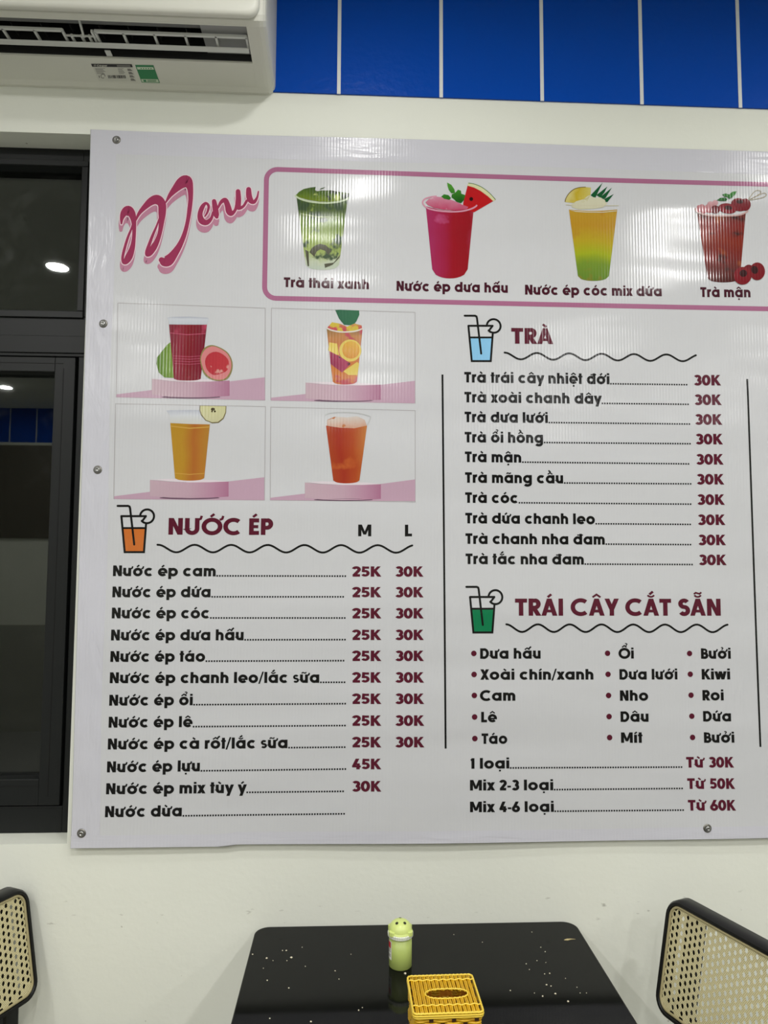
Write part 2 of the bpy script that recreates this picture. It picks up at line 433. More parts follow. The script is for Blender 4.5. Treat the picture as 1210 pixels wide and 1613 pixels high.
# ceiling downlights (front ones mirrored in the window and banner, most rear ones added for ambient light)
def emit(name, c, s):
    m, nt, p = nodes(name)
    p.inputs['Base Color'].default_value = (0.8, 0.8, 0.8, 1)
    p.inputs['Emission Color'].default_value = (c[0], c[1], c[2], 1); p.inputs['Emission Strength'].default_value = s
    return m
M_LED = emit('led_diffuser', LIGHT_COLOR, LIGHT_STRENGTH)
M_LAMPRING = mat('white_lamp_ring', (230, 230, 228), 0.4)
M_LED_WEAK = emit('led_diffuser_low_watt', LIGHT_COLOR, LIGHT_STRENGTH * 0.4)
led2 = None
for i, (x, y, rel) in enumerate(DOWNLIGHTS):
    t = thing('downlight', 'round white recessed downlight glowing in the ceiling, most rear ones added as fill', 'ceiling light', (x, y, CEIL), 0, 'recessed ceiling downlights')
    if i == 0:
        a = MB(); a.lathe([(0.047, -0.002), (0.05, -0.007), (0.058, -0.006), (0.062, 0.0)], n=32)
        ring = a.build('lamp_ring', M_LAMPRING, t)
        a = MB(); a.lathe([(0.0005, -0.004), (0.025, -0.004), (0.0475, -0.004)], n=32, smooth=False)
        led = a.build('lamp_lens', M_LED, t, recalc=False)
        # lens looks down
        for p_ in led.data.polygons: p_.flip()
    else:
        if rel < 1 and led2 is None:
            led2 = led.data.copy(); led2.materials[0] = M_LED_WEAK
        for src in (ring, led):
            c = src.copy(); COL.objects.link(c); c.parent = t
            if src is led and rel < 1: c.data = led2

# ------------------------------------------------------------------ the banner: sheet surface and print helpers
BY = -0.012
def bs(x, z):
    y = BY - 0.0018 * math.sin(3.1 * x + 1.2 * z) - 0.0014 * math.sin(4.6 * z - 2.2 * x + 1.0)
    e = max(0.0, min(1.0, (z - 0.92) / 0.14))
    y -= 0.004 * (1 - e) ** 2 * (0.6 + 0.4 * math.sin(9 * x))
    e = max(0.0, min(1.0, (2.52 - z) / 0.10))
    y -= 0.003 * (1 - e) ** 2 * (0.5 + 0.5 * math.sin(7 * x + 1))
    return y
def bp(px, py, layer=0.0):         # place on the printed face
    p = onY(px, py, BY)
    return Vector((p.x, bs(p.x, p.z) - 0.0005 - layer * 0.00012, p.z))
def xz(px, py):
    p = onY(px, py, BY); return Vector((p.x, p.z))
def lay(u, layer):                 # (x,z) -> face
    return (u[0], bs(u[0], u[1]) - 0.0005 - layer * 0.00012, u[1])

class PR(MB):
    """flat print on the banner: strips and fills in the (x,z) plane of the sheet"""
    def fill(s, pts, layer=0, mi=0):
        s.add([lay(p, layer) for p in pts], [tuple(range(len(pts)))], mi)
    def strip(s, pts, w, layer=0, closed=False, mi=0, caps=False):
        pts = [Vector(p) for p in pts]; n = len(pts)
        ws = w if isinstance(w, (list, tuple)) else [w] * n
        vs = []; fs = []
        for i, p in enumerate(pts):
            a = pts[(i - 1) % n] if (closed or i > 0) else None
            c = pts[(i + 1) % n] if (closed or i < n - 1) else None
            d1 = (p - a).normalized() if a is not None else None
            d2 = (c - p).normalized() if c is not None else None
            if d1 is None: d1 = d2
            if d2 is None: d2 = d1
            n1 = Vector((-d1.y, d1.x)); n2 = Vector((-d2.y, d2.x))
            m = (n1 + n2)
            if m.length < 1e-4: m = n1.copy()
            m.normalize()
            k = 1.0 / max(0.45, m.dot(n1))
            ly = layer[i] if isinstance(layer, (list, tuple)) else layer
            vs.append(lay(p + m * ws[i] / 2 * k, ly)); vs.append(lay(p - m * ws[i] / 2 * k, ly))
        for i in range(n if closed else n - 1):
            j = (i + 1) % n
            fs.append((2*i, 2*i+1, 2*j+1, 2*j))
        s.add(vs, fs, mi)
        if caps and not closed:
            for q, (p, o) in enumerate(((pts[0], pts[1]), (pts[-1], pts[-2]))):
                r = ws[0 if q == 0 else -1] / 2
                s.disc(p, r, (layer[0 if q == 0 else -1] if isinstance(layer, (list, tuple)) else layer) + 0.05 * (q + 1), mi, 12)
    def disc(s, c, r, layer=0, mi=0, n=20):
        s.fill([(c[0] + r * math.cos(2*math.pi*k/n), c[1] + r * math.sin(2*math.pi*k/n)) for k in range(n)], layer, mi)
    def out(s, name, mats, parent):
        return s.build(name, mats, parent, recalc=False)

def smooth_path(pts, sub=6, closed=False):
    """Catmull-Rom through points of any dimension"""
    pts = [Vector(p) for p in pts]; n = len(pts); o = []
    for i in range(n if closed else n - 1):
        p0 = pts[(i - 1) % n] if (closed or i > 0) else pts[0]
        p1 = pts[i]; p2 = pts[(i + 1) % n]
        p3 = pts[(i + 2) % n] if (closed or i + 2 < n) else pts[-1]
        for k in range(sub):
            t = k / sub
            o.append(0.5 * ((2*p1) + (p2 - p0)*t + (2*p0 - 5*p1 + 4*p2 - p3)*t*t + (3*p1 - p0 - 3*p2 + p3)*t*t*t))
    if not closed: o.append(pts[-1])
    return o

# ------------------------------------------------------------------ geometric sans lettering drawn from strokes (cap height 1)
W0 = 0.245; HW = W0 / 2; XH = 0.78
CY0 = XH / 2; RO = CY0 - HW + 0.008
CXO = 0.045 + RO + HW
def arc(cx, cy, rx, ry, a0, a1, n=14):
    return [(cx + rx * math.cos(R(a0 + (a1 - a0) * k / n)), cy + ry * math.sin(R(a0 + (a1 - a0) * k / n))) for k in range(n + 1)]
def circ(cx, cy, rx, ry=None, n=24):
    return ('c', arc(cx, cy, rx, ry or rx, 0, 360, n)[:-1], W0)
def P_(pts, w=W0): return ('p', pts, w)
def Q_(x0, y0, x1, y1, w=W0): return ('q', [(x0, y0), (x1, y1)], w)
def glyphs():
    g = {}
    ring = circ(CXO, CY0, RO)
    sx = CXO + RO                                   # stem axis of a, d, g
    g['o'] = ([ring], 2 * CXO, CXO)
    g['c'] = ([P_(arc(CXO, CY0, RO, RO, 47, 313, 20))], 0.80, CXO)
    g['e'] = ([P_(arc(CXO, CY0, RO, RO, -6, 0, 2)[:0] + arc(CXO, CY0, RO, RO, 0, 318, 22)), P_([(CXO - RO + 0.02, CY0 - 0.035), (CXO + RO + HW, CY0 - 0.035)], 0.15)], 0.86, CXO)
    g['a'] = ([ring, P_([(sx, 0), (sx, XH)])], sx + HW + 0.07, CXO)
    g['d'] = ([ring, P_([(sx, 0), (sx, 1.02)])], sx + HW + 0.07, CXO)
    g['đ'] = ([ring, P_([(sx, 0), (sx, 1.02)]), P_([(sx - 0.32, 0.90), (sx + 0.20, 0.90)], 0.11)], sx + HW + 0.07, CXO)
    g['g'] = ([ring, P_([(sx, XH)] + arc(CXO, -0.02, RO, 0.19, 0, -150, 12))], sx + HW + 0.07, CXO)
    bx = 0.175 + RO
    g['b'] = ([circ(bx, CY0, RO), P_([(0.175, 0), (0.175, 1.02)])], bx + RO + HW + 0.045, bx)
    g['p'] = ([circ(bx, CY0, RO), P_([(0.175, -0.26), (0.175, XH)])], bx + RO + HW + 0.045, bx)
    def arch(x, r): return P_(arc(x + r, XH - HW - r, r, r, 180, 0, 12) + [(x + 2 * r, 0)])
    g['n'] = ([P_([(0.175, 0), (0.175, XH)]), arch(0.175, 0.21)], 0.785, 0.385)
    g['h'] = ([P_([(0.175, 0), (0.175, 1.02)]), arch(0.175, 0.21)], 0.785, 0.385)
    g['m'] = ([P_([(0.175, 0), (0.175, XH)]), arch(0.175, 0.19), arch(0.555, 0.19)], 1.12, 0.555)
    g['u'] = ([P_([(0.175, XH), (0.175, HW + 0.21)] + arc(0.385, HW + 0.21, 0.21, 0.21, 180, 360, 12)), P_([(0.595, 0), (0.595, XH)])], 0.785, 0.385)
    g['i'] = ([P_([(0.175, 0), (0.175, XH)]), P_([(0.175, 0.87), (0.175, 1.05)], 0.215)], 0.35, 0.175)
    g['ı'] = ([P_([(0.175, 0), (0.175, XH)])], 0.35, 0.175)
    g['l'] = ([P_([(0.175, 0), (0.175, 1.02)])], 0.35, 0.175)
    g['r'] = ([P_([(0.175, 0), (0.175, XH)]), P_(arc(0.415, 0.445, 0.24, 0.235, 180, 82, 8))], 0.48, 0.28)
    g['t'] = ([P_([(0.21, 0), (0.21, 1.0)]), P_([(0.02, XH - 0.075), (0.40, XH - 0.075)], 0.16)], 0.42, 0.21)
    g['x'] = ([Q_(0.13, XH, 0.53, 0), Q_(0.53, XH, 0.13, 0)], 0.66, 0.33)
    g['y'] = ([Q_(0.12, XH, 0.36, 0.05), Q_(0.60, XH, 0.26, -0.26)], 0.70, 0.36)
    g['k'] = ([P_([(0.175, 0), (0.175, 1.02)]), Q_(0.50, XH, 0.24, 0.36), Q_(0.30, 0.50, 0.54, 0)], 0.64, 0.3)
    g['w'] = ([Q_(0.11, XH, 0.29, 0), Q_(0.48, XH, 0.29, 0), Q_(0.48, XH, 0.67, 0), Q_(0.86, XH, 0.67, 0)], 0.97, 0.48)
    g['s'] = ([P_(arc(0.29, 0.535, 0.155, 0.142, 30, 270, 12) + arc(0.29, 0.245, 0.165, 0.148, 90, -150, 12)[1:], 0.18)], 0.57, 0.29)
    V = 1 - HW; B = HW
    g['N'] = ([P_([(0.175, 0), (0.175, 1)]), P_([(0.665, 0), (0.665, 1)]), Q_(0.20, 1, 0.64, 0, 0.22)], 0.84, 0.42)
    g['T'] = ([P_([(0.02, V), (0.64, V)]), P_([(0.33, 0), (0.33, V)])], 0.66, 0.33)
    Dd = P_([(0.175, V), (0.38, V)] + arc(0.38, 0.5, 0.32, 0.395, 90, -90, 16)[1:] + [(0.175, B)])
    g['D'] = ([P_([(0.175, 0), (0.175, 1)]), Dd], 0.86, 0.42)
    g['X'] = ([Q_(0.14, 1, 0.60, 0), Q_(0.60, 1, 0.14, 0)], 0.74, 0.37)
    g['C'] = ([P_(arc(0.52, 0.5, 0.41, 0.405, 48, 312, 22))], 0.93, 0.52)
    g['O'] = ([circ(0.55, 0.5, 0.42, 0.405)], 1.10, 0.55)
    g['L'] = ([P_([(0.175, 1), (0.175, 0)]), P_([(0.175, B), (0.56, B)])], 0.59, 0.32)
    g['M'] = ([P_([(0.175, 0), (0.175, 1)]), P_([(0.895, 0), (0.895, 1)]), Q_(0.22, 1, 0.535, 0.15, 0.2), Q_(0.85, 1, 0.535, 0.15, 0.2)], 1.07, 0.53)
    g['K'] = ([P_([(0.175, 0), (0.175, 1)]), Q_(0.62, 1, 0.27, 0.48, 0.2), Q_(0.33, 0.58, 0.65, 0)], 0.76, 0.38)
    g['B'] = ([P_([(0.175, 0), (0.175, 1)]), P_([(0.175, V), (0.37, V)] + arc(0.37, 0.705, 0.175, 0.19, 90, -90, 10)[1:] + [(0.175, 0.515)], 0.19),
               P_([(0.175, 0.515), (0.39, 0.515)] + arc(0.39, 0.31, 0.20, 0.205, 90, -90, 10)[1:] + [(0.175, B)])], 0.70, 0.35)
    g['R'] = ([P_([(0.175, 0), (0.175, 1)]), P_([(0.175, V), (0.37, V)] + arc(0.37, 0.68, 0.20, 0.215, 90, -90, 10)[1:] + [(0.175, 0.465)]), Q_(0.34, 0.44, 0.58, 0)], 0.71, 0.34)
    g['P'] = ([P_([(0.175, 0), (0.175, 1)]), P_([(0.175, V), (0.37, V)] + arc(0.37, 0.665, 0.20, 0.23, 90, -90, 10)[1:] + [(0.175, 0.435)])], 0.70, 0.34)
    g['E'] = ([P_([(0.175, 0), (0.175, 1)]), P_([(0.175, V), (0.57, V)]), P_([(0.175, 0.5), (0.53, 0.5)], 0.19), P_([(0.175, B), (0.57, B)])], 0.61, 0.33)
    g['A'] = ([Q_(0.13, 0, 0.42, 1), Q_(0.71, 0, 0.42, 1), P_([(0.22, 0.27), (0.62, 0.27)], 0.17)], 0.84, 0.42)
    g['Y'] = ([Q_(0.12, 1, 0.37, 0.36), Q_(0.62, 1, 0.37, 0.36), P_([(0.37, 0), (0.37, 0.45)])], 0.74, 0.37)
    g['I'] = ([P_([(0.175, 0), (0.175, 1)])], 0.35, 0.175)
    g['S'] = ([P_(arc(0.32, 0.705, 0.19, 0.19, 30, 270, 12) + arc(0.32, 0.305, 0.20, 0.21, 90, -150, 12)[1:])], 0.63, 0.32)
    g['U'] = ([P_([(0.175, 1), (0.175, 0.36)] + arc(0.43, 0.36, 0.255, 0.255, 180, 360, 14) + [(0.685, 1)])], 0.86, 0.43)
    g['0'] = ([circ(0.34, 0.5, 0.215, 0.395)], 0.68, 0.34)
    g['1'] = ([P_([(0.25, 0), (0.25, 1)]), P_([(0.07, 0.80), (0.25, 0.905)], 0.17)], 0.42, 0.2)
    g['2'] = ([P_(arc(0.31, 0.695, 0.195, 0.20, 165, -30, 12) + [(0.15, B)]), P_([(0.06, B), (0.57, B)])], 0.62, 0.31)
    g['3'] = ([P_(arc(0.30, 0.705, 0.18, 0.19, 150, -90, 12)), P_(arc(0.30, 0.31, 0.205, 0.205, 95, -150, 12))], 0.62, 0.3)
    g['4'] = ([Q_(0.40, 1, 0.13, 0.27), P_([(0.04, 0.27), (0.63, 0.27)], 0.18), P_([(0.44, 0), (0.44, 0.56)])], 0.66, 0.33)
    g['5'] = ([P_([(0.10, V), (0.56, V)], 0.22), P_([(0.195, 1.0), (0.155, 0.44)], 0.20), P_([(0.15, 0.50), (0.24, 0.545)] + arc(0.295, 0.335, 0.20, 0.215, 95, -150, 12), 0.22)], 0.62, 0.31)
    g['6'] = ([circ(0.325, 0.315, 0.215, 0.21), Q_(0.43, 1, 0.165, 0.40)], 0.65, 0.33)
    g['-'] = ([P_([(0.05, 0.36), (0.34, 0.36)], 0.18)], 0.39, 0.2)
    g['/'] = ([Q_(0.04, -0.08, 0.36, 1.05, 0.13)], 0.42, 0.2)
    g[' '] = ([], 0.34, 0.17)
    return g
GL = glyphs()
def marks(ch, base, xc, caps, right):
    """strokes of the Vietnamese tone and vowel marks above letter whose top is base"""
    o = []; s = set(ch)
    top = base + 0.02
    hat = '\u0302' in s; brv = '\u0306' in s; horn = '\u031b' in s
    dx = 0.0; dy = 0.0
    if hat:
        o.append(P_([(xc - 0.21, top + 0.06), (xc, top + 0.22), (xc + 0.21, top + 0.06)], 0.115)); dx, dy = 0.24, 0.12
    if brv:
        o.append(P_(arc(xc, top + 0.23, 0.17, 0.14, 195, 345, 8), 0.105)); dx, dy = 0.0, 0.17
    if horn:
        o.append(P_([(right - 0.06, base - 0.10), (right + 0.07, base - 0.04), (right + 0.12, base + 0.14)], 0.13))
    if '\u0301' in s: o.append(P_([(xc + dx - 0.08, top + dy + 0.06), (xc + dx + 0.11, top + dy + 0.23)], 0.14))
    if '\u0300' in s:
        if hat: dx, dy = -0.02, 0.20
        o.append(P_([(xc + dx - 0.12, top + dy + 0.23), (xc + dx + 0.07, top + dy + 0.06)], 0.14))
    if '\u0303' in s: o.append(P_([(xc - 0.2, top + dy + 0.08), (xc - 0.1, top + dy + 0.165), (xc + 0.1, top + dy + 0.10), (xc + 0.2, top + dy + 0.19)], 0.105))
    if '\u0309' in s:
        if hat: dx, dy = 0.16, 0.15
        o.append(P_(arc(xc + dx, top + dy + 0.20, 0.085, 0.075, 160, -80, 8) + [(xc + dx, top + dy + 0.03)], 0.085))
    if '\u0323' in s: o.append(P_([(xc - 0.08, -0.19), (xc + 0.08, -0.19)], 0.16))
    return o
def layout(text):
    """-> strokes in text space, total width"""
    x = 0.0; o = []; last = None; first_l = None
    for cch in unicodedata.normalize('NFC', text):
        if cch in ('đ', 'Đ'): d = [cch]
        else: d = list(unicodedata.normalize('NFD', cch))
        b0 = d[0]; ms = d[1:]
        key = b0
        tops = [m for m in ms if m not in ('\u0323', '\u031b')]
        if b0 == 'i' and tops: key = 'ı'
        st, adv, xc = GL[key]
        cap = b0.isupper()
        base = 1.0 if cap else (1.02 if b0 in 'hlkbdđ' else XH)
        right = adv - 0.07
        for kind, pts, w in list(st) + marks(ms, base, xc, cap, right if b0 in 'uU' else adv - 0.10):
            o.append((kind, [(px + x, py) for px, py in pts], w))
        if '\u031b' in ms: x += 0.04
        x += adv
    return o, x
def text_print(txt, x0, y0, x1, y1, capx, parent, name, color, weight=1.0, layer=1.0, label=None):
    """text fitted between two pixels of its baseline; capx: cap height in pixels"""
    st, wd_ = layout(txt)
    lsb = 0.07 if txt[0] not in 'TXYAtxyo' else 0.03
    A = xz(x0, y0); Bv = xz(x1, y1)
    wtot = wd_ - lsb - 0.07
    ex = (Bv - A) / wtot
    hgt = (xz(x0, y0 - capx) - A).length
    ez = Vector((0, hgt))
    pr = PR()
    def tr(p): return A + ex * (p[0] - lsb) + ez * p[1]
    ux = ex.length
    for k, (kind, pts, w) in enumerate(st):
        ly = layer + (k % 7) * 0.22
        w = w * weight
        if kind == 'q':
            (xa, ya), (xb, yb) = pts
            L = math.hypot(xb - xa, yb - ya); hw = w / 2 * L / abs(yb - ya)
            pr.fill([tr((xa - hw, ya)), tr((xa + hw, ya)), tr((xb + hw, yb)), tr((xb - hw, yb))], ly)
        else:
            # widen in text space so horizontals and verticals keep the letter's own proportion
            P2 = [Vector(p) for p in pts]; n = len(P2); closed = kind == 'c'
            vs = []; fs = []
            for i, p in enumerate(P2):
                a = P2[(i - 1) % n] if (closed or i > 0) else None
                c = P2[(i + 1) % n] if (closed or i < n - 1) else None
                d1 = (p - a).normalized() if a is not None else None
                d2 = (c - p).normalized() if c is not None else None
                if d1 is None: d1 = d2
                if d2 is None: d2 = d1
                n1 = Vector((-d1.y, d1.x)); m_ = n1 + Vector((-d2.y, d2.x)); m_.normalize()
                kk = 1.0 / max(0.5, m_.dot(n1))
                vs.append(lay(tr(p + m_ * w / 2 * kk), ly)); vs.append(lay(tr(p - m_ * w / 2 * kk), ly))
            for i in range(n if closed else n - 1):
                j = (i + 1) % n
                fs.append((2*i, 2*i+1, 2*j+1, 2*j))
            pr.add(vs, fs)
    o = pr.out(name, ink(color), parent)
    if label: o['label'] = label
    return o

# ------------------------------------------------------------------ banner sheet
BX0, BX1, BZ0, BZ1 = -0.6, 1.75, 0.922, 2.514
ban = thing('menu_banner', 'large white vinyl drinks menu banner with pink frame pinned to the wall', 'banner', (0, 0, 0))
def quad_edge(z):   # left edge leans a little, as hung
    return -0.604 + (2.517 - z) * 0.007
nx, nz_ = 120, 84
g_ = MB(); vs = []; fs = []
def zbot(x): return 0.9235 - 0.002 * math.sin(3.0 * x + 0.4) - (0.004 if x < -0.25 else 0)
def ztop(x): return 2.516 + 0.002 * math.sin(4 * x)
for j in range(nz_ + 1):
    for i in range(nx + 1):
        t = j / nz_; s_ = i / nx
        x = BX0 + (BX1 - BX0) * s_
        z = zbot(x) + (ztop(x) - zbot(x)) * t
        x2 = quad_edge(z) + (BX1 - quad_edge(z)) * s_
        vs.append((x2, bs(x2, z), z))
for j in range(nz_):
    for i in range(nx):
        a = j * (nx + 1) + i
        fs.append((a, a + 1, a + nx + 2, a + nx + 1))
g_.add(vs, fs, 0, True)
m_sheet, nt, p = nodes('white_glossy_vinyl'); p.inputs['Base Color'].default_value = lin((191, 192, 195)); vinylize(nt, p)
sheet = g_.build('vinyl_sheet', m_sheet, ban, recalc=False, solid=0.0006)
# welded hems, slightly bluer and wrinkled
def hem_material(scale, dist):
    m, nt, p = nodes('welded_hem_vinyl'); p.inputs['Base Color'].default_value = lin((191, 191, 199)); vinylize(nt, p, 0.2)
    geo = N(nt, 'ShaderNodeNewGeometry'); mp = N(nt, 'ShaderNodeMapping'); mp.inputs['Scale'].default_value = scale; nt.links.new(geo.outputs['Position'], mp.inputs['Vector'])
    n_ = N(nt, 'ShaderNodeTexNoise'); n_.inputs['Scale'].default_value = 1; n_.inputs['Detail'].default_value = 3; n_.inputs['Distortion'].default_value = 0.6; nt.links.new(mp.outputs[0], n_.inputs['Vector'])
    b_ = N(nt, 'ShaderNodeBump'); b_.inputs['Distance'].default_value = dist; nt.links.new(n_.outputs['Fac'], b_.inputs['Height'])
    gn = [n for n in nt.nodes if n.type == 'GROUP'][0]; nt.links.new(gn.outputs[0], b_.inputs['Normal']); nt.links.new(b_.outputs[0], p.inputs['Normal'])
    return m
HEM_V = hem_material((34, 34, 9), 0.0032); HEM_H = hem_material((5, 34, 40), 0.0016)
def hem(pts_fn, n, name, m_hem):
    q = MB(); vs = []; fs = []
    for k in range(n + 1):
        (xa, za), (xb, zb) = pts_fn(k / n)
        vs += [(xa, bs(xa, za) - 0.0005, za), (xb, bs(xb, zb) - 0.0005, zb)]
        if k: fs.append((2*k-2, 2*k-1, 2*k+1, 2*k))
    q.add(vs, fs, 0, True)
    return q.build(name, m_hem, ban, recalc=False)
def lh(t):
    z = BZ0 + 0.0255 + (BZ1 - BZ0 - 0.078) * t
    x = quad_edge(z) + 0.001
    return ((x, z), (x + 0.058 + 0.002 * math.sin(9 * z), z))
hem(lh, 80, 'side_hem', HEM_V)
hem(lambda t: ((-0.5925 + 2.33 * t, zbot(-0.5925 + 2.33 * t) + 0.0005), (-0.5925 + 2.33 * t, zbot(-0.5925 + 2.33 * t) + 0.026)), 60, 'bottom_hem', HEM_H)
hem(lambda t: ((-0.6025 + 2.34 * t, ztop(-0.6025 + 2.34 * t) - 0.056), (-0.6025 + 2.34 * t, ztop(-0.6025 + 2.34 * t) - 0.0006)), 60, 'top_hem', HEM_H)
# eyelets with screws
for k, (px, py) in enumerate([(184.5, 222), (163, 510), (154, 740), (129, 1312), (1114, 1304.5)]):
    p = onY(px, py, BY); y = bs(p.x, p.z) - 0.0006
    q = MB(); ring_p = [(0.0045, 0.0), (0.0052, 0.0016), (0.0075, 0.0019), (0.0092, 0.0005), (0.0095, 0.0)]
    def ax(prof, n=24):
        vs = []; fs = []
        for r_, h_ in prof:
            for a in range(n):
                an = 2 * math.pi * a / n; vs.append((p.x + r_ * math.cos(an), y - h_, p.z + r_ * math.sin(an)))
        for i in range(len(prof) - 1):
            for a in range(n):
                a2 = (a + 1) % n; fs.append((i*n+a, i*n+a2, (i+1)*n+a2, (i+1)*n+a))
        return vs, fs
    q.add(*ax(ring_p), 0, True)
    ey = q.build('eyelet', M_BRASS, ban, recalc=False)
    q = MB(); q.add(*ax([(0.0001, 0.0032), (0.0018, 0.0032), (0.0024, 0.0052), (0.0044, 0.0050), (0.0060, 0.0036), (0.0064, 0.0012), (0.0064, 0.0)]), 0, True)
    q.build('screw', M_METAL, ey, recalc=False)

BLK = (24, 24, 23); MAR = (96, 28, 48); CAPC = (74, 24, 40)
# ---- list of juices
def leader(x0, y0, x1, y1, n=None, name='leader_dots'):
    A = xz(x0, y0); Bv = xz(x1, y1); L = (Bv - A).length
    step = 0.00575; n = int(L / step)
    pr = PR(); d = (Bv - A) / L; nrm = Vector((-d.y, d.x)); h = 0.0018
    for k in range(n):
        c = A + d * (step * (k + 0.4))
        pr.fill([c - d*h - nrm*h, c + d*h - nrm*h, c + d*h + nrm*h, c - d*h + nrm*h], 1.0)
    pr.out(name, ink((34, 34, 34)), ban)
juice = [("Nước ép cam", 178.5, 907.5, 340, '25K', '30K', 908.3), ("Nước ép dứa", 177.6, 940.8, 332, '25K', '30K', 940.8), ("Nước ép cóc", 176.7, 974, 330, '25K', '30K', 974),
         ("Nước ép dưa hấu", 175.5, 1008.7, 384, '25K', '30K', 1008), ("Nước ép táo", 174.5, 1042.5, 323, '25K', '30K', 1041), ("Nước ép chanh leo/lắc sữa", 173.6, 1076, 503, '25K', '30K', 1075),
         ("Nước ép ổi", 172.7, 1111.4, 303.6, '25K', '30K', 1108.6), ("Nước ép lê", 171.7, 1146, 302.7, '25K', '30K', 1143), ("Nước ép cà rốt/lắc sữa", 170.4, 1180.4, 453, '25K', '30K', 1177),
         ("Nước ép lựu", 169, 1216.5, 315, '45K', None, 1211.4), ("Nước ép mix tùy ý", 167.6, 1251, 387, '30K', None, 1246.5), ("Nước dừa", 166, 1287, 286.5, None, None, 1281.8)]
for k, (t, x0, y, x1, pm, pl, yp) in enumerate(juice):
    sl = (yp - y) / (577 - x0)
    text_print(t, x0, y, x1, y + sl * (x1 - x0), 16.9 + 0.05 * k, ban, 'item_name', BLK, 1.0)
    leader(x1 + 1, y + sl * (x1 - x0) - 0.8, 547, y + sl * (547 - x0) - 0.8)
    if pm: text_print(pm, 555.7, yp, 598.6, yp, 16.2 + 0.06 * k, ban, 'price', MAR, 0.98)
    if pl: text_print(pl, 623.6 , yp, 664.8 + 0.2 * k, yp, 16.2 + 0.06 * k, ban, 'price', MAR, 0.98)
text_print('M', 564.5, 844.8, 584.6, 844.8, 18.4, ban, 'size_letter', BLK, 0.95)
text_print('L', 638, 845, 648, 845, 18.4, ban, 'size_letter', BLK, 0.95)
# ---- list of teas
tea = [("Trà trái cây nhiệt đới", 602.5, 960, 607.2), ("Trà xoài chanh dây", 633.9, 946.6, 638), ("Trà dưa lưới", 665.2, 862.7, 669), ("Trà ổi hồng", 697, 855.4, 700), ("Trà mận", 728, 821, 731.8),
       ("Trà mãng cầu", 760.6, 887, 763.2), ("Trà cóc", 792.2, 815.5, 795.2), ("Trà dứa chanh leo", 824.5, 936.7, 827), ("Trà chanh nha đam", 856.7, 952.6, 858.8), ("Trà tắc nha đam", 888.5, 919.5, 890.2)]
for k, (t, y, x1, yp) in enumerate(tea):
    x0 = 731.6 + 0.2 * k; sl = (yp - y) / (1115 - x0)
    text_print(t, x0, y, x1, y + sl * (x1 - x0), 16.6, ban, 'item_name', BLK, 1.0)
    leader(x1 + 1, y + sl * (x1 - x0) - 0.8, 1087.5 + 0.75 * k, y + sl * (1088 - x0) - 0.8)
    text_print('30K', 1094.4 + 0.9 * k, yp, 1134 + 1.04 * k, yp, 16.6, ban, 'price', MAR, 0.98)
# ---- cut fruit
cols = [[("Dưa hấu", 756.6, 1037.5, 851.6), ("Xoài chín/xanh", 757, 1070.6, 935), ("Cam", 757.5, 1103.7, 811.6), ("Lê", 758.3, 1137.6, 782), ("Táo", 758.8, 1171.6, 798.7)],
        [("Ổi", 975.8, 1037.5, 998.6), ("Dưa lưới", 976.6, 1070.6, 1067.7), ("Nho", 977.5, 1104, 1021.3), ("Dâu", 978.4, 1137.2, 1022.2), ("Mít", 979.2, 1170.3, 1011.9)],
        [("Bưởi", 1105.6, 1037.9, 1152), ("Kiwi", 1106.8, 1070.6, 1151), ("Roi", 1108, 1103.7, 1140.8), ("Dứa", 1109, 1136.8, 1152.8), ("Bưởi", 1110.3, 1170.3, 1157.6)]]
bul = [(746.3, 748), (957.3, 960.7), (1087, 1091.8)]
for c, rows in enumerate(cols):
    for k, (t, x0, y, x1) in enumerate(rows):
        text_print(t, x0, y, x1, y - 0.1, 16.5, ban, 'item_name', BLK, 1.0)
        pr = PR(); ce = xz(bul[c][0] + (bul[c][1] - bul[c][0]) * k / 4, y - 8.4)
        pr.disc(ce, 0.0062, 1.0); pr.out('bullet', ink(MAR), ban)
for t, x0, y, x1, pt, p0, p1, yp in [("1 loại", 741.6, 1210.7, 802, "Từ 30K", 1082, 1155.4, 1209.4), ("Mix 2-3 loại", 740.7, 1245, 871.3, "Từ 50K", 1083.6, 1157, 1243), ("Mix 4-6 loại", 740.7, 1279, 872.2, "Từ 60K", 1084.5, 1158, 1276.9)]:
    text_print(t, x0, y, x1, y - 0.3, 16.6, ban, 'item_name', BLK, 1.0)
    leader(x1 + 1, y - 1.2, 1079, yp - 0.8)
    text_print(pt, p0, yp, p1, yp, 16.8, ban, 'price', MAR, 0.98)
# ---- headings
text_print('NƯỚC ÉP', 266, 842.2, 428.6, 842.8, 26.2, ban, 'section_heading', MAR, 0.98)
text_print('TRÀ', 806, 541.2, 869.7, 541.9, 24.9, ban, 'section_heading', MAR, 0.98)
text_print('TRÁI CÂY CẮT SẴN', 811.6, 969.7, 1136, 969.9, 27, ban, 'section_heading', MAR, 0.95)
def wave(x0, x1, crest0, period, yc0, yc1, amp, endtrim=0):
    pr = PR(); pts = []
    n = 110
    for k in range(n + 1):
        x = x0 + (x1 - x0) * k / n
        yc = yc0 + (yc1 - yc0) * k / n
        pts.append(xz(x, yc - amp * math.cos(2 * math.pi * (x - crest0) / period)))
    pr.strip(pts, 0.0044, 1.0, caps=True)
    pr.out('wavy_underline', ink(BLK), ban)
wave(248.5, 649.3, 307, 57.6, 864, 864.8, 5.9)
wave(795, 1096.5, 846, 51, 560.5, 564.0, 5.2)
wave(797.4, 1147, 847.3, 50.2, 989.3, 990.0, 6.0)
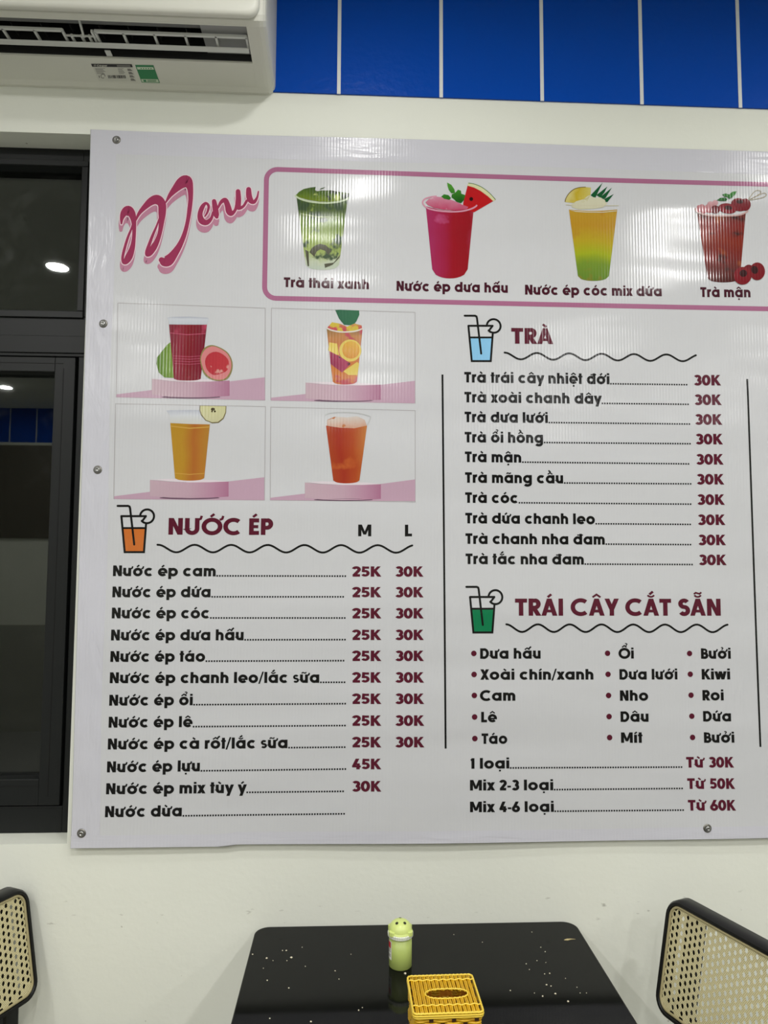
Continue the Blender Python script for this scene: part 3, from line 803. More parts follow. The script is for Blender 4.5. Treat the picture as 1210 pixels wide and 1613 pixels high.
# ---- upright rules between the columns
for (xa, ya, xb, yb) in [(697, 590, 702, 1179), (1177.2, 597, 1199, 1177)]:
    pr = PR(); pr.strip([xz(xa + (xb - xa) * k / 12, ya + (yb - ya) * k / 12) for k in range(13)], 0.0043, 1.0); pr.out('divider_line', ink(BLK), ban)
# ---- pink rounded frame
fx0 = xz(419.6, 300).x; fzt = xz(600, 272.3).y; fzb = xz(600, 473.6).y
pr = PR(); rr_ = 0.026; fx1 = 1.68
pts = []
for cx_, cz_, a0 in ((fx0 + rr_, fzt - rr_, 180), (fx1 - rr_, fzt - rr_, 90), (fx1 - rr_, fzb + rr_, 0), (fx0 + rr_, fzb + rr_, -90)):
    pts += arc(cx_, cz_, rr_, rr_, a0, a0 - 90, 8)
full = []
for i in range(len(pts)):
    a = Vector(pts[i]); c = Vector(pts[(i + 1) % len(pts)]); m_ = max(1, int((c - a).length / 0.05))
    full += [a + (c - a) * k / m_ for k in range(m_)]
pr.strip(full, 0.0112, 1.0, closed=True); pr.out('pink_border', ink((182, 114, 150)), ban)
# captions of the framed drinks
text_print('Trà thái xanh', 447.2, 452.4, 581.2, 455.7, 15.4, ban, 'drink_caption', CAPC, 1.0)
text_print('Nước ép dưa hấu', 625, 458, 800.2, 461, 15.6, ban, 'drink_caption', CAPC, 1.0)
text_print('Nước ép cóc mix dứa', 827.8, 463.7, 1043, 466.4, 15.6, ban, 'drink_caption', CAPC, 1.0)
text_print('Trà mận', 1104, 467.7, 1182.5, 468.4, 15.6, ban, 'drink_caption', CAPC, 1.0)

# ---- "Menu" in script: brush strokes (x, y, width) traced at 5.04 px per photo pixel
brush = [
 [(60,470,14),(64,428,32),(82,386,58),(113,369,84),(142,394,62),(157,445,42),(161,510,32),(158,585,30),(146,660,42),(120,730,58),(92,772,44),(72,770,22),(70,730,22),(88,655,22),(113,575,20),(138,512,16),(150,470,12)],
 [(172,448,12),(202,388,28),(250,334,46),(300,292,66),(345,281,80),(381,316,66),(383,385,60),(378,455,44),(365,540,34),(340,612,42),(312,662,52),(282,706,44),(262,716,26),(260,690,24),(280,636,26),(308,562,22),(338,492,16),(362,425,12)],
 [(410,306,10),(446,246,34),(494,190,62),(540,147,92),(577,137,98),(603,182,54),(609,262,38),(601,350,36),(586,450,32),(560,552,36),(522,640,46),(472,716,66),(432,760,88),(400,770,78),(378,757,46)],
 [(722,412,12),(742,378,18),(752,332,22),(730,308,22),(702,338,36),(684,395,40),(696,445,52),(735,460,44),(772,428,26),(786,378,16)],
 [(795,292,36),(804,345,46),(812,398,46),(816,416,30)],
 [(826,345,16),(850,300,28),(882,284,40),(902,325,46),(914,372,52),(932,390,38),(960,365,24),(975,318,26)],
 [(985,214,38),(988,272,44),(985,325,46),(992,345,34),(1026,332,22),(1054,288,22)],
 [(1069,198,40),(1072,250,48),(1086,286,46),(1112,296,32),(1136,262,18),(1146,214,11)]]
def brushes(name, dx, dy, dw, layer, color, parent):
    pr = PR()
    for si, s_ in enumerate(brush):
        sm = smooth_path([(x, y, w) for x, y, w in s_], 5)
        pts = [xz(180 + (v[0] + dx) / 5.042, 260 + (v[1] + dy) / 5.042) for v in sm]
        ws = [max(4, v[2] + dw) / 5.042 * 0.001425 for v in sm]
        # each dab its own tiny step so that nothing coincides
        for i in range(len(pts) - 1):
            pass
        pr.strip(pts, ws, [layer + si * 0.15 + 0.1 * i / len(pts) for i in range(len(pts))], caps=True)
    return pr.out(name, ink(color), parent)
menu = brushes('title_lettering', 0, 0, 0, 5.0, (168, 60, 98), ban)
brushes('lettering_outline', 0, 2, 13, 3.4, (255, 226, 236), menu)
brushes('lettering_shadow', -5, 52, 12, 1.0, (205, 142, 168), menu)

# ------------------------------------------------------------------ drink icons
def icon(ox, oy, s, fillc):
    """line icon of a glass with straw and a slice; ox,oy: zoom origin, s: px per zoom px (traced at 7.5625)"""
    def q(x, y): return xz(ox + x * s, oy + y * s)
    w = 0.0046
    pr = PR()
    pr.strip([q(92, 92), q(215, 92), q(232, 100), q(238, 118), q(255, 260), q(288, 545)], w, 2.4, caps=True)
    pr.strip([q(136, 212), q(425, 212)], w, 2.0, caps=True)
    pr.strip([q(136, 212), q(176, 634), q(402, 634), q(426, 310)], w, 1.6, caps=True)
    pr.strip([q(150, 352), q(420, 352)], w * 0.95, 1.8)
    c = q(438, 214); r = abs(q(520, 214).x - c.x)
    pr.strip(arc(c.x, c.y, r, r, 172, -138, 26), w, 2.2, caps=True)
    pr.strip([q(425, 212), q(380, 272), q(400, 288)], w, 2.6, caps=True)
    o = pr.out('drink_icon', ink(BLK), ban)
    pr = PR(); pr.fill([q(160, 362), q(416, 362), q(396, 624), q(184, 624)], 1.0); pr.out('icon_drink_fill', ink(fillc), o)
icon(720, 485, 1 / 7.5625, (150, 212, 252))
icon(170 + 3.2, 785 - 0.4, 1.015 / 7.5625, (220, 122, 54))
icon(722.3, 912.2, 1.0 / 7.5625, (22, 132, 84))

# ------------------------------------------------------------------ printed drink pictures
class PIC:
    def __init__(s, ox, oy, sc, base=2.0):
        s.ox, s.oy, s.sc = ox, oy, sc; s.parent = ban; s.L = base
    def q(s, x, y): return xz(s.ox + x / s.sc, s.oy + y / s.sc)
    def shape(s, name, pts, m, sub=0, parent=None, line=None, closed=True):
        """pts: one outline or a list of outlines"""
        outs = pts if isinstance(pts[0][0], (list, tuple)) else [pts]
        pr = PR()
        for o_ in outs:
            w = [s.q(*p) for p in o_]
            if sub: w = smooth_path(w, sub, closed)
            if line: pr.strip(w, line / s.sc * 0.001425, s.L, closed=closed)
            else: pr.fill(w, s.L)
            s.L += 0.35
        mm = m if not isinstance(m, tuple) else ink(m)
        return pr.out(name, mm, parent or s.parent)
def ell(cx, cy, rx, ry, a0=0, a1=360, n=24, rot=0.0):
    o = []
    for k in range(n if abs(a1 - a0) == 360 else n + 1):
        a = R(a0 + (a1 - a0) * k / n); x, y = rx * math.cos(a), ry * math.sin(a)
        o.append((cx + x * math.cos(rot) - y * math.sin(rot), cy + x * math.sin(rot) + y * math.cos(rot)))
    return o
def cupbody(xl0, xr0, yt, xl1, xr1, yb, dt, db, cr=30):
    """tapered cup outline with sagging top edge dt and rounded bottom db"""
    o = []
    n = 10
    for k in range(n + 1):
        t = k / n; o.append((xl0 + (xr0 - xl0) * t, yt + dt * math.sin(math.pi * t)))
    for k in range(n + 1):
        t = k / n; o.append((xr1 + (xl1 - xr1) * t, yb + db * math.sqrt(max(0.0, 1 - (2 * t - 1) ** 2))))
    return o

# 1 green Thai tea
c = PIC(450, 270, 9.492)
cup = c.shape('drink_picture', cupbody(165, 930, 400, 300, 800, 1400, 60, 75),
    ink_ramp([(0.0, (205, 218, 200)), (0.10, (214, 224, 196)), (0.22, (178, 198, 112)), (0.42, (140, 166, 44)), (0.66, (112, 142, 44)), (0.80, (82, 104, 50)), (1.0, (92, 116, 50))], 'Z', (28, 0.3),
    [(34, (66, 88, 58), 0.54, 0.08), (60, (168, 190, 80), 0.66, 0.1)]))
c.parent = cup
c.shape('matcha_foam', [[(150,365),(200,310),(270,268),(370,245),(450,236),(440,285),(480,300),(540,285),(600,290),(680,285),(780,305),(880,318),(950,330),(945,390),(860,430),(700,455),(500,455),(330,430),(210,395)]],
    ink_ramp([(0, (128, 150, 44)), (0.5, (96, 124, 44)), (1, (60, 86, 40))], 'Z', (40, 0.8), [(46, (196, 210, 120), 0.58, 0.06), (38, (44, 58, 36), 0.60, 0.06)]))
c.shape('cup_rim', [(140,362),(190,400),(290,440),(430,465),(600,475),(760,462),(880,432),(950,395)], (206, 220, 186), 4, line=26, closed=False)
c.shape('tea_leaf', [[(505,278),(530,255),(598,236),(560,262)]], (70, 92, 46))
c.shape('jelly_piece', [[(355,1210),(390,1150),(450,1105),(520,1085),(600,1105),(650,1150),(685,1195),(640,1250),(590,1190),(520,1165),(465,1200),(430,1280)],
                        [(290,1170),(345,1200),(352,1420),(330,1420),(310,1300)], [(580,1385),(720,1365),(820,1240),(800,1300),(700,1400),(590,1445)]], (84, 84, 62))
c.shape('cup_glint', [[(228,630),(480,680),(800,680),(800,688),(480,690),(228,640)]], (170, 190, 120))

# 2 watermelon juice
c = PIC(650, 270, 8.643)
cup = c.shape('drink_picture', cupbody(180, 838, 470, 268, 752, 1330, 60, 125),
    ink_ramp([(0, (182, 54, 108)), (0.3, (178, 40, 82)), (0.55, (170, 24, 40)), (0.85, (164, 24, 36)), (1, (178, 60, 86))], 'X', (14, 0.35), [(20, (206, 90, 140), 0.62, 0.1)]))
c.parent = cup
c.shape('watermelon_slice', [[(760,150),(850,170),(950,215),(1050,290),(1135,380),(840,552),(690,500),(690,430)]], (196, 26, 32))
c.shape('watermelon_rind', [[(760,150),(850,168),(950,212),(1050,286),(1135,378),(1100,400),(1030,335),(930,262),(840,215),(750,190)]], (226, 226, 178))
c.shape('green_skin', [(762,154),(850,170),(950,214),(1050,290),(1133,380)], (86, 128, 66), 4, line=10, closed=False)
c.shape('seed', ell(800, 372, 26, 26), (40, 14, 16))
c.shape('ice_cubes', [[(175,420),(230,365),(320,340),(420,350),(560,395),(680,450),(760,480),(740,510),(600,528),(430,520),(290,495),(205,455)]], ink_ramp([(0, (206, 70, 110)), (1, (224, 150, 176))], 'Z', (30, 1.0), (40, (236, 190, 206), 0.58, 0.05)))
c.shape('cup_rim', [(330,335),(230,350),(160,380),(138,430),(190,490),(300,525),(480,545),(660,540),(790,510),(860,475),(878,452)], (224, 160, 182), 4, line=22, closed=False)
c.shape('mint_sprig', [[(472,148),(530,180),(570,240),(580,290),(530,295),(495,250),(478,200)], [(390,340),(430,308),(490,320),(525,360),(500,385),(430,370)], [(580,290),(620,245),(660,260),(665,300),(720,320),(700,390),(660,430),(600,410),(560,370),(530,350),(535,310)]], ink_ramp([(0, (30, 96, 28)), (0.5, (62, 142, 44)), (1, (96, 170, 60))], 'Z', (30, 0.9)))

# 3 ambarella juice with pineapple
c = PIC(880, 275, 9.218)
cup = c.shape('drink_picture', cupbody(155, 858, 500, 285, 735, 1470, 20, 70),
    ink_ramp([(0, (108, 146, 50)), (0.22, (128, 160, 50)), (0.38, (178, 190, 36)), (0.55, (204, 178, 38)), (0.75, (206, 156, 40)), (1, (208, 164, 50))], 'Z', (12, 0.22), [(13, (196, 116, 44), 0.58, 0.12)]))
c.parent = cup
c.shape('pineapple_slice', [[(100,392),(115,330),(160,262),(230,205),(310,180),(400,174),(475,182),(470,285),(360,370),(210,405)]], ink_ramp([(0, (232, 222, 150)), (0.5, (214, 188, 50)), (1, (226, 214, 120))], 'X', (40, 0.8)))
c.shape('pineapple_rind', [(98,388),(115,330),(160,262),(230,205),(310,180),(400,174)], (120, 100, 44), 4, line=12, closed=False)
c.shape('pandan_leaves', [[(470,292),(645,110),(575,255),(535,340)], [(555,290),(715,165),(672,250),(610,330)], [(610,320),(780,182),(690,330),(660,350)], [(665,350),(808,275),(715,392),(690,390)]], (22, 92, 50))
c.shape('ice_cubes', [[(190,430),(260,380),(370,350),(440,295),(500,320),(560,330),(600,320),(680,365),(690,400),(720,410),(650,470),(520,490),(300,500),(200,470)]], ink_ramp([(0, (226, 222, 190)), (1, (236, 234, 206))], 'Z', (30, 1), (34, (206, 196, 140), 0.6, 0.05)))
c.shape('cup_rim', [[(110,425),(300,438),(880,440),(880,450),(300,448),(110,436)], [(160,505),(250,520),(400,530),(640,535),(850,515),(850,526),(640,548),(400,545),(250,534)]], (220, 214, 186))

# 4 plum tea
c = PIC(1080, 290, 9.308)
cup = c.shape('drink_picture', cupbody(178, 885, 430, 325, 800, 1380, 40, 60),
    ink_ramp([(0, (84, 30, 28)), (0.15, (100, 34, 30)), (0.35, (128, 36, 32)), (0.6, (146, 48, 32)), (0.85, (138, 36, 32)), (1, (110, 44, 36))], 'Z', (12, 0.3), [(16, (186, 96, 40), 0.56, 0.12), (22, (64, 28, 28), 0.60, 0.08)]))
c.parent = cup
c.shape('tapioca_pearls', [ell(200,370,42,38), ell(245,330,44,40), ell(290,370,46,40), ell(330,330,42,38), ell(370,290,46,42), ell(440,270,42,40), ell(350,385,44,36), ell(400,340,40,36), ell(270,400,40,26), ell(200,330,30,26)], ink_ramp([(0, (178, 56, 70)), (1, (232, 184, 190))], 'Z', (60, 1.0)))
c.shape('plum_half', [ell(440,370,70,60)], (110, 22, 32))
c.shape('plum_half', [ell(790,300,120,95,rot=0.3), ell(880,300,78,90)], (126, 22, 34))
c.shape('plum_half', [ell(620,355,135,75,rot=0.15)], (138, 28, 40))
c.shape('plum_hollow', [ell(630,345,56,32,rot=0.15), ell(800,255,50,30)], (60, 18, 22))
c.shape('cup_rim', [(148,350),(170,400),(260,440),(400,462),(600,465),(780,455),(880,420),(920,390)], (216, 176, 172), 4, line=22, closed=False)
c.shape('mint_sprig', [[(460,235),(510,200),(580,195),(615,215),(600,245),(520,245)], [(540,150),(590,135),(640,150),(690,110),(755,102),(730,150),(680,200),(640,215),(620,190),(580,185)]], ink_ramp([(0, (34, 104, 40)), (1, (80, 158, 70))], 'Z', (30, 0.8)))
c.shape('skewer_loop', [(920,230),(1000,120),(1060,90),(1105,110),(1080,150),(940,225),(1100,150),(1160,130),(1185,165),(1120,200),(940,235)], (172, 158, 120), 4, line=9, closed=False)
c.shape('plum_half', ell(905,1270,70,95,rot=0.6), (120, 26, 36))
c.shape('plum_half', ell(1050,1280,112,130), (128, 26, 36))
c.shape('plum_half', ell(835,1345,130,130), (134, 28, 38))
c.shape('plum_hollow', [ell(1010,1260,50,60,rot=-0.4), ell(845,1310,56,52)], (58, 20, 24))

# ---- the four framed product pictures
def panel(corners, wedge, pod, shadow, ox, oy):
    c = PIC(ox, oy, 5.042, 1.0)
    pr = PR(); w = [xz(*p) for p in corners]; pr.strip(w, 0.0013, 1.0, closed=True)
    base = pr.out('picture_panel', ink((186, 182, 184)), ban)
    c.parent = base; c.L = 1.4
    c.shape('pink_floor', wedge, (206, 172, 192))
    c.shape('contact_shadow', ell(*shadow), (120, 92, 112))
    c.shape('podium', pod, ink_ramp([(0, (216, 188, 200)), (0.5, (214, 180, 196)), (0.8, (204, 154, 180)), (1, (190, 128, 160))], 'X'))
    return c
# guava
c = panel([(186,477.6),(418,485.6),(417.5,630.6),(183,625.5)], [(18,712),(300,678),(915,610),(1198,577),(1198,760),(600,748),(18,735)],
          [(300,590),(450,608),(600,614),(760,612),(917,602),(917,725),(750,736),(600,737),(450,732),(300,714)], (610,734,235,12), 180, 480)
c.shape('podium_top', [(300,588),(450,606),(600,613),(760,611),(917,603),(800,596),(600,588),(440,585)], (240, 228, 236))
c.shape('whole_guava', [(335,470),(340,420),(380,370),(420,320),(445,300),(500,330),(500,560),(470,582),(400,578),(355,540)], ink_ramp([(0, (92, 132, 40)), (0.6, (124, 160, 60)), (1, (146, 176, 84))], 'X', (20, 0.5)))
c.shape('drink_cup', cupbody(436, 738, 155, 475, 688, 590, 4, 14), ink_ramp([(0, (136, 34, 54)), (0.3, (156, 48, 66)), (0.5, (142, 30, 42)), (0.8, (138, 36, 54)), (1, (124, 28, 50))], 'X', (8, 0.2), (22, (196, 70, 100), 0.62, 0.08)))
c.shape('cup_rim', [(420,105),(460,98),(600,96),(740,104),(752,112),(738,160),(600,160),(436,158),(432,125)], ink_ramp([(0, (214, 220, 230)), (0.7, (228, 232, 240)), (1, (190, 194, 212))], 'Z', (20, 0.3)))
c.shape('cup_ridges', [[(440,222),(580,236),(726,228),(726,234),(580,243),(440,228)], [(470,405),(600,412),(705,405),(705,409),(600,417),(470,410)], [(472,425),(600,432),(703,425),(703,429),(600,437),(472,430)], [(474,445),(600,452),(701,445),(701,449),(600,457),(474,450)], [(476,465),(600,472),(699,465),(699,469),(600,477),(476,470)]], (192, 84, 112))
c.shape('guava_half', [(683,440),(700,370),(730,335),(780,322),(850,345),(910,390),(940,460),(935,530),(900,590),(840,607),(770,595),(710,545)], (150, 138, 84), 3)
c.shape('guava_flesh', [(690,440),(708,378),(740,345),(790,332),(850,355),(902,395),(930,460),(924,525),(890,580),(840,598),(775,585),(720,535)], (226, 140, 142), 3)
c.shape('guava_core', [(722,450),(750,395),(810,375),(870,400),(910,450),(900,520),(850,548),(790,560),(740,520)], ink_ramp([(0, (200, 58, 70)), (1, (206, 66, 74))], 'X', (40, 0.8), (44, (236, 168, 160), 0.56, 0.06)), 3)
# fruit tea
c = panel([(427.6,485.6),(654,492),(654,635.2),(426.8,630)], [(35,740),(310,710),(908,637),(1178,605),(1178,785),(600,774),(35,762)],
          [(310,620),(450,634),(600,642),(760,642),(908,636),(908,756),(750,764),(600,764),(450,758),(310,744)], (610,762,235,12), 420, 480)
c.shape('podium_top', [(310,618),(450,632),(600,641),(760,641),(908,636),(800,626),(600,618),(440,614)], (240, 228, 236))
c.shape('leaf', [(545,42),(580,40),(735,46),(737,80),(715,130),(690,165),(615,160),(575,110)], ink_ramp([(0, (44, 108, 76)), (1, (52, 120, 84))], 'X', (30, 0.6)))
c.shape('drink_cup', cupbody(478, 762, 195, 525, 718, 612, 24, 24), ink_ramp([(0, (212, 120, 60)), (0.3, (220, 130, 50)), (0.6, (214, 120, 80)), (0.85, (206, 140, 80)), (1, (150, 120, 70))], 'Z', (14, 0.3), [(26, (200, 80, 90), 0.58, 0.05)]))
c.shape('fruit_pieces', [[(480,185),(520,140),(580,150),(640,175),(700,150),(755,165),(760,200),(620,220),(500,205)]], ink_ramp([(0, (196, 70, 90)), (0.5, (214, 90, 90)), (1, (230, 204, 90))], 'Z', (40, 0.9), (40, (226, 200, 70), 0.52, 0.05)))
c.shape('orange_slice', [[(498,300),(560,310),(575,400),(520,400),(490,360)], [(610,530),(720,455),(735,470),(722,560),(650,560)], ell(665,365,88,88)], (232, 206, 96))
c.shape('orange_flesh', [ell(670,360,70,70)], ink_ramp([(0, (226, 150, 40)), (1, (238, 186, 70))], 'Z', (40, 0.8)))
c.shape('dragon_fruit', [[(500,370),(580,410),(670,470),(600,540),(545,500),(508,470)]], ink_ramp([(0, (160, 44, 84)), (1, (196, 74, 110))], 'X', (40, 0.9), (80, (60, 30, 40), 0.6, 0.05)))
c.shape('cup_rim', [(476,185),(520,205),(600,218),(700,212),(765,190)], (232, 222, 210), 4, line=12, closed=False)
# orange juice with apple
c = panel([(182,636),(418.4,640.7),(417,788),(179.4,785.7)], [(0,765),(283,730),(910,648),(1193,615),(1193,797),(600,794),(0,787)],
          [(285,636),(450,650),(600,656),(760,654),(910,648),(910,768),(750,778),(600,780),(450,776),(285,763)], (600,778,240,12), 180, 630)
c.shape('podium_top', [(285,634),(450,648),(600,656),(760,654),(910,649),(800,638),(600,630),(420,628)], (240, 228, 236))
c.shape('drink_cup', cupbody(446, 762, 182, 484, 716, 622, 8, 20), ink_ramp([(0, (204, 156, 52)), (0.35, (204, 154, 52)), (0.62, (194, 116, 52)), (0.8, (200, 134, 54)), (1, (194, 142, 60))], 'X', (8, 0.35)))
c.shape('cup_rim', [(415,85),(450,82),(600,80),(740,82),(770,100),(762,195),(600,192),(446,184),(442,120)], ink_ramp([(0, (230, 230, 222)), (0.6, (228, 232, 238)), (1, (200, 204, 218))], 'Z', (20, 0.4)))
c.shape('cup_ridges', [[(448,205),(600,222),(760,212),(760,219),(600,230),(448,212)], [(482,580),(600,590),(722,582),(722,586),(600,595),(482,585)]], (222, 176, 86))
c.shape('apple_slice', [(680,46),(892,50),(890,100),(870,150),(830,182),(780,186),(725,165),(688,120),(678,80)], (124, 112, 70), 0)
c.shape('apple_flesh', [(686,48),(886,52),(884,98),(864,144),(826,175),(780,179),(730,160),(695,116),(685,80)], ink_ramp([(0, (222, 218, 176)), (1, (226, 224, 170))], 'Z', (20, 0.6)))
c.shape('apple_core', [ell(785,75,16,12), ell(800,92,8,8), ell(778,92,6,8)], (70, 60, 34))
# peach tea
c = panel([(426.8,641.5),(654,647),(654,791),(426,788)], [(30,778),(303,745),(908,668),(1180,632),(1180,805),(600,802),(30,796)],
          [(305,658),(450,670),(600,676),(760,676),(908,670),(908,786),(750,795),(600,796),(450,792),(305,778)], (610,793,235,10), 420, 630)
c.shape('podium_top', [(305,655),(450,668),(600,676),(760,676),(908,670),(800,658),(600,650),(440,648)], (240, 228, 236))
c.shape('drink_cup', cupbody(472, 798, 205, 530, 738, 640, 18, 24), ink_ramp([(0, (190, 86, 48)), (0.4, (180, 62, 42)), (0.7, (194, 86, 46)), (1, (210, 134, 70))], 'X', (10, 0.4), (18, (214, 110, 56), 0.6, 0.12)))
c.shape('ice_cubes', [[(480,160),(540,135),(640,140),(720,130),(780,160),(796,205),(700,226),(580,222),(480,205)]], ink_ramp([(0, (226, 176, 150)), (1, (230, 222, 214))], 'Z', (30, 0.9), (36, (206, 126, 70), 0.57, 0.05)))
c.shape('cup_rim', [(465,125),(500,108),(600,100),(720,106),(800,124),(826,142),(800,200)], (206, 208, 208), 4, line=7, closed=False)
def rrect(x0, y0, x1, y1, r, n=8):
    o = []
    for cx, cy, a0 in ((x1 - r, y1 - r, 0), (x0 + r, y1 - r, 90), (x0 + r, y0 + r, 180), (x1 - r, y0 + r, 270)):
        o += arc(cx, cy, r, r, a0, a0 + 90, n)
    return o

# ------------------------------------------------------------------ air conditioner
def U(px, py):                      # underside plane of the unit
    v = ray(px, py); k = 0.11
    t = (2.645 - k * (CAM.y + 0.2) - CAM.z) / (v.z + k * v.y)
    return CAM + v * t
def uz(y): return 2.645 - 0.11 * (y + 0.2)
AX0, AX1 = -1.03, -0.187
ac = thing('air_conditioner', 'white split air conditioner on the wall above the window with open slatted outlet', 'air conditioner', (0, 0, 0))
sy0 = U(200, 33).y; sy1 = U(200, 93).y; sx1 = U(391, 60).x; sx0 = AX0 + (AX1 - sx1)
prof_full = [(0, 2.622), (-0.008, 2.6215), (-0.02, uz(-0.02) + 0.0005), (-0.04, uz(-0.04)), (-0.185, uz(-0.185)), (-0.197, uz(-0.197) + 0.003), (-0.203, uz(-0.2) + 0.012), (-0.203, 2.90), (-0.19, 2.915), (0, 2.915)]
b = MB()
NP = len(prof_full)
secs = [(sx1, 0.0), (AX1 - 0.022, 0.0)] + [(AX1 - 0.022 + 0.022 * math.sin(R(a)), 0.020 * (1 - math.cos(R(a)))) for a in (22, 45, 67, 90)]
vs = []; fs = []
for x, e in secs:
    for y, z in prof_full: vs.append((x, min(0.0, -0.09 + (y + 0.09) * (1 - e / 0.11)) if y < -0.001 else 0.0, 2.77 + (z - 2.77) * (1 - e / 0.145)))
for i in range(len(secs) - 1):
    for k in range(NP): fs.append((i*NP+k, i*NP+(k+1) % NP, (i+1)*NP+(k+1) % NP, (i+1)*NP+k))
fs.append(tuple(range(NP))[::-1]); fs.append(tuple((len(secs)-1)*NP + k for k in range(NP)))
b.add(vs, fs)
b.prism(prof_full, (AX0, sx0))
b.prism([(0, 2.622), (-0.008, 2.6215), (-0.02, uz(-0.02) + 0.0005), (-0.04, uz(-0.04)), (sy1, uz(sy1)), (sy1, 2.70), (0, 2.70)], (sx0, sx1))
b.prism([(sy0, uz(sy0)), (-0.185, uz(-0.185)), (-0.197, uz(-0.197) + 0.003), (-0.203, uz(-0.2) + 0.012), (-0.203, 2.72), (sy0, 2.72)], (sx0, sx1))
b.box((sx0, -0.203, 2.72), (sx1, -0.001, 2.915))
b.build('housing', M_AC, ac, bevel=0.003, seg=2)
b = MB()
b.box((sx0, sy0 + 0.001, 2.712), (sx1, sy1 - 0.001, 2.719)); b.box((sx0, sy1 - 0.003, uz(sy1) + 0.004), (sx1, sy1 - 0.0005, 2.715))
b.build('outlet_lining', M_ACIN, ac)
b = MB()   # sloping flap behind the grille, and small inner guide fins
b.add([(sx0, sy0 + 0.003, uz(sy0) + 0.006), (sx1, sy0 + 0.003, uz(sy0) + 0.006), (sx1, sy0 + 0.046, uz(sy0) + 0.026), (sx0, sy0 + 0.046, uz(sy0) + 0.026), (sx0, sy0 + 0.003, uz(sy0) + 0.010), (sx1, sy0 + 0.003, uz(sy0) + 0.010), (sx1, sy0 + 0.046, uz(sy0) + 0.030), (sx0, sy0 + 0.046, uz(sy0) + 0.030)],
      [(3,2,1,0),(4,5,6,7),(0,1,5,4),(1,2,6,5),(2,3,7,6),(3,0,4,7)])
xq = U(318, 60).x
b.box((xq, sy0 + 0.006, uz(sy1) + 0.018), (sx1, sy1 - 0.004, uz(sy1) + 0.022))
fl = b.build('air_flap', M_ACIN2, ac)
k = 0
x = sx1 - 0.075
while x > sx0 + 0.02:
    b = MB(); b.box((x - 0.0012, sy0 + 0.052, 2.672), (x + 0.0012, sy1 - 0.004, 2.711)); b.build('guide_fin', M_ACIN, ac); x -= 0.0615
# front panel
ol = rrect(AX0 + 0.010, 2.6465, AX1 - 0.012, 2.908, 0.026, 8)
b = MB(); n = len(ol); vs = []; fs = []
icx, icz = (AX0 + AX1) / 2, 2.777
for y_, e in ((-0.2035, 0.002), (-0.2035, 0.0), (-0.209, 0.0), (-0.214, 0.0025), (-0.2165, 0.008), (-0.217, 0.016)):
    oo = rrect(AX0 + 0.010 + e, 2.6465 + e, AX1 - 0.012 - e, 2.908 - e, 0.026, 8)
    vs += [(x, y_, z) for x, z in oo]
for i in range(5):
    for k in range(n): fs.append((i*n+k, i*n+(k+1) % n, (i+1)*n+(k+1) % n, (i+1)*n+k))
fs.append(tuple(range(n))[::-1]); fs.append(tuple(5*n + k for k in range(n)))
b.add(vs, fs, 0, True); o = b.build('front_panel', M_AC, ac); e_ = o.modifiers.new('edges', 'EDGE_SPLIT'); e_.split_angle = R(50)
# grille (deflector) hanging in the outlet
def gbar(q, a, c, r=0.0022):
    a = Vector(a); c = Vector(c)
    q.tube([a, c], r, 6, smooth=False)
ya = U(250, 56).y; yc = U(250, 77).y
def gp(px, py): p = U(px, py); return Vector((p.x, p.y, uz(p.y) + 0.002))
grM = mat('white_grille_plastic', (205, 207, 203), 0.45)
b = MB()
x_r = U(389, 60).x; xm0 = U(103, 60).x; xm1 = U(152, 60).x
zt_, zb_ = uz(ya) + 0.004, uz(yc) - 0.001
pitch = U(293, 60).x - U(245, 60).x
def slat(q, x0, x1):
    q.box((x0, ya - 0.003, zt_ - 0.003), (x1, ya + 0.003, zt_ + 0.003))
slat(b, xm1, x_r); slat(b, 2 * AX0 * 0 + sx0 + 0.005, xm0)
b.box((sx0 + 0.005, yc - 0.012, zb_ - 0.001), (x_r, yc + 0.002, zb_ + 0.002))
ym = ya + (yc - ya) * 0.42
b.box((xm0, ym - 0.0015, zt_ - 0.002), (xm1, ym + 0.0015, zt_ + 0.002))
x = x_r - 0.0015
xs_ = []
while x > xm1 - 0.01: xs_.append((x, ya)); x -= pitch
xs_.append((xm1 + 0.001, ya)); xs_.append((xm0 - 0.001, ya))
x = xm0 - pitch * 0.92
while x > sx0 + 0.01: xs_.append((x, ya)); x -= pitch
for f_ in (0.2, 0.52, 0.76): xs_.append((xm0 + (xm1 - xm0) * f_, ym))
for x, y_ in xs_:
    b.box((x - 0.0024, y_ - 0.002, zt_ - 0.003), (x + 0.0024, yc, zt_ + 0.003))
b.build('deflector_grille', grM, ac, bevel=0.0006, seg=1)
b = MB(); xm = (xm0 + xm1) / 2 + 0.004
b.add([(xm - 0.002, sy0 + 0.002, uz(sy0) + 0.03), (xm + 0.002, sy0 + 0.002, uz(sy0) + 0.03), (xm + 0.003, ym, zt_ - 0.002), (xm - 0.001, ym, zt_ - 0.002),
       (xm - 0.002, sy0 + 0.010, uz(sy0) + 0.03), (xm + 0.002, sy0 + 0.010, uz(sy0) + 0.03), (xm + 0.003, ym + 0.006, zt_), (xm - 0.001, ym + 0.006, zt_)],
      [(3,2,1,0),(4,5,6,7),(0,1,5,4),(1,2,6,5),(2,3,7,6),(3,0,4,7)])
b.build('grille_support', grM, ac)
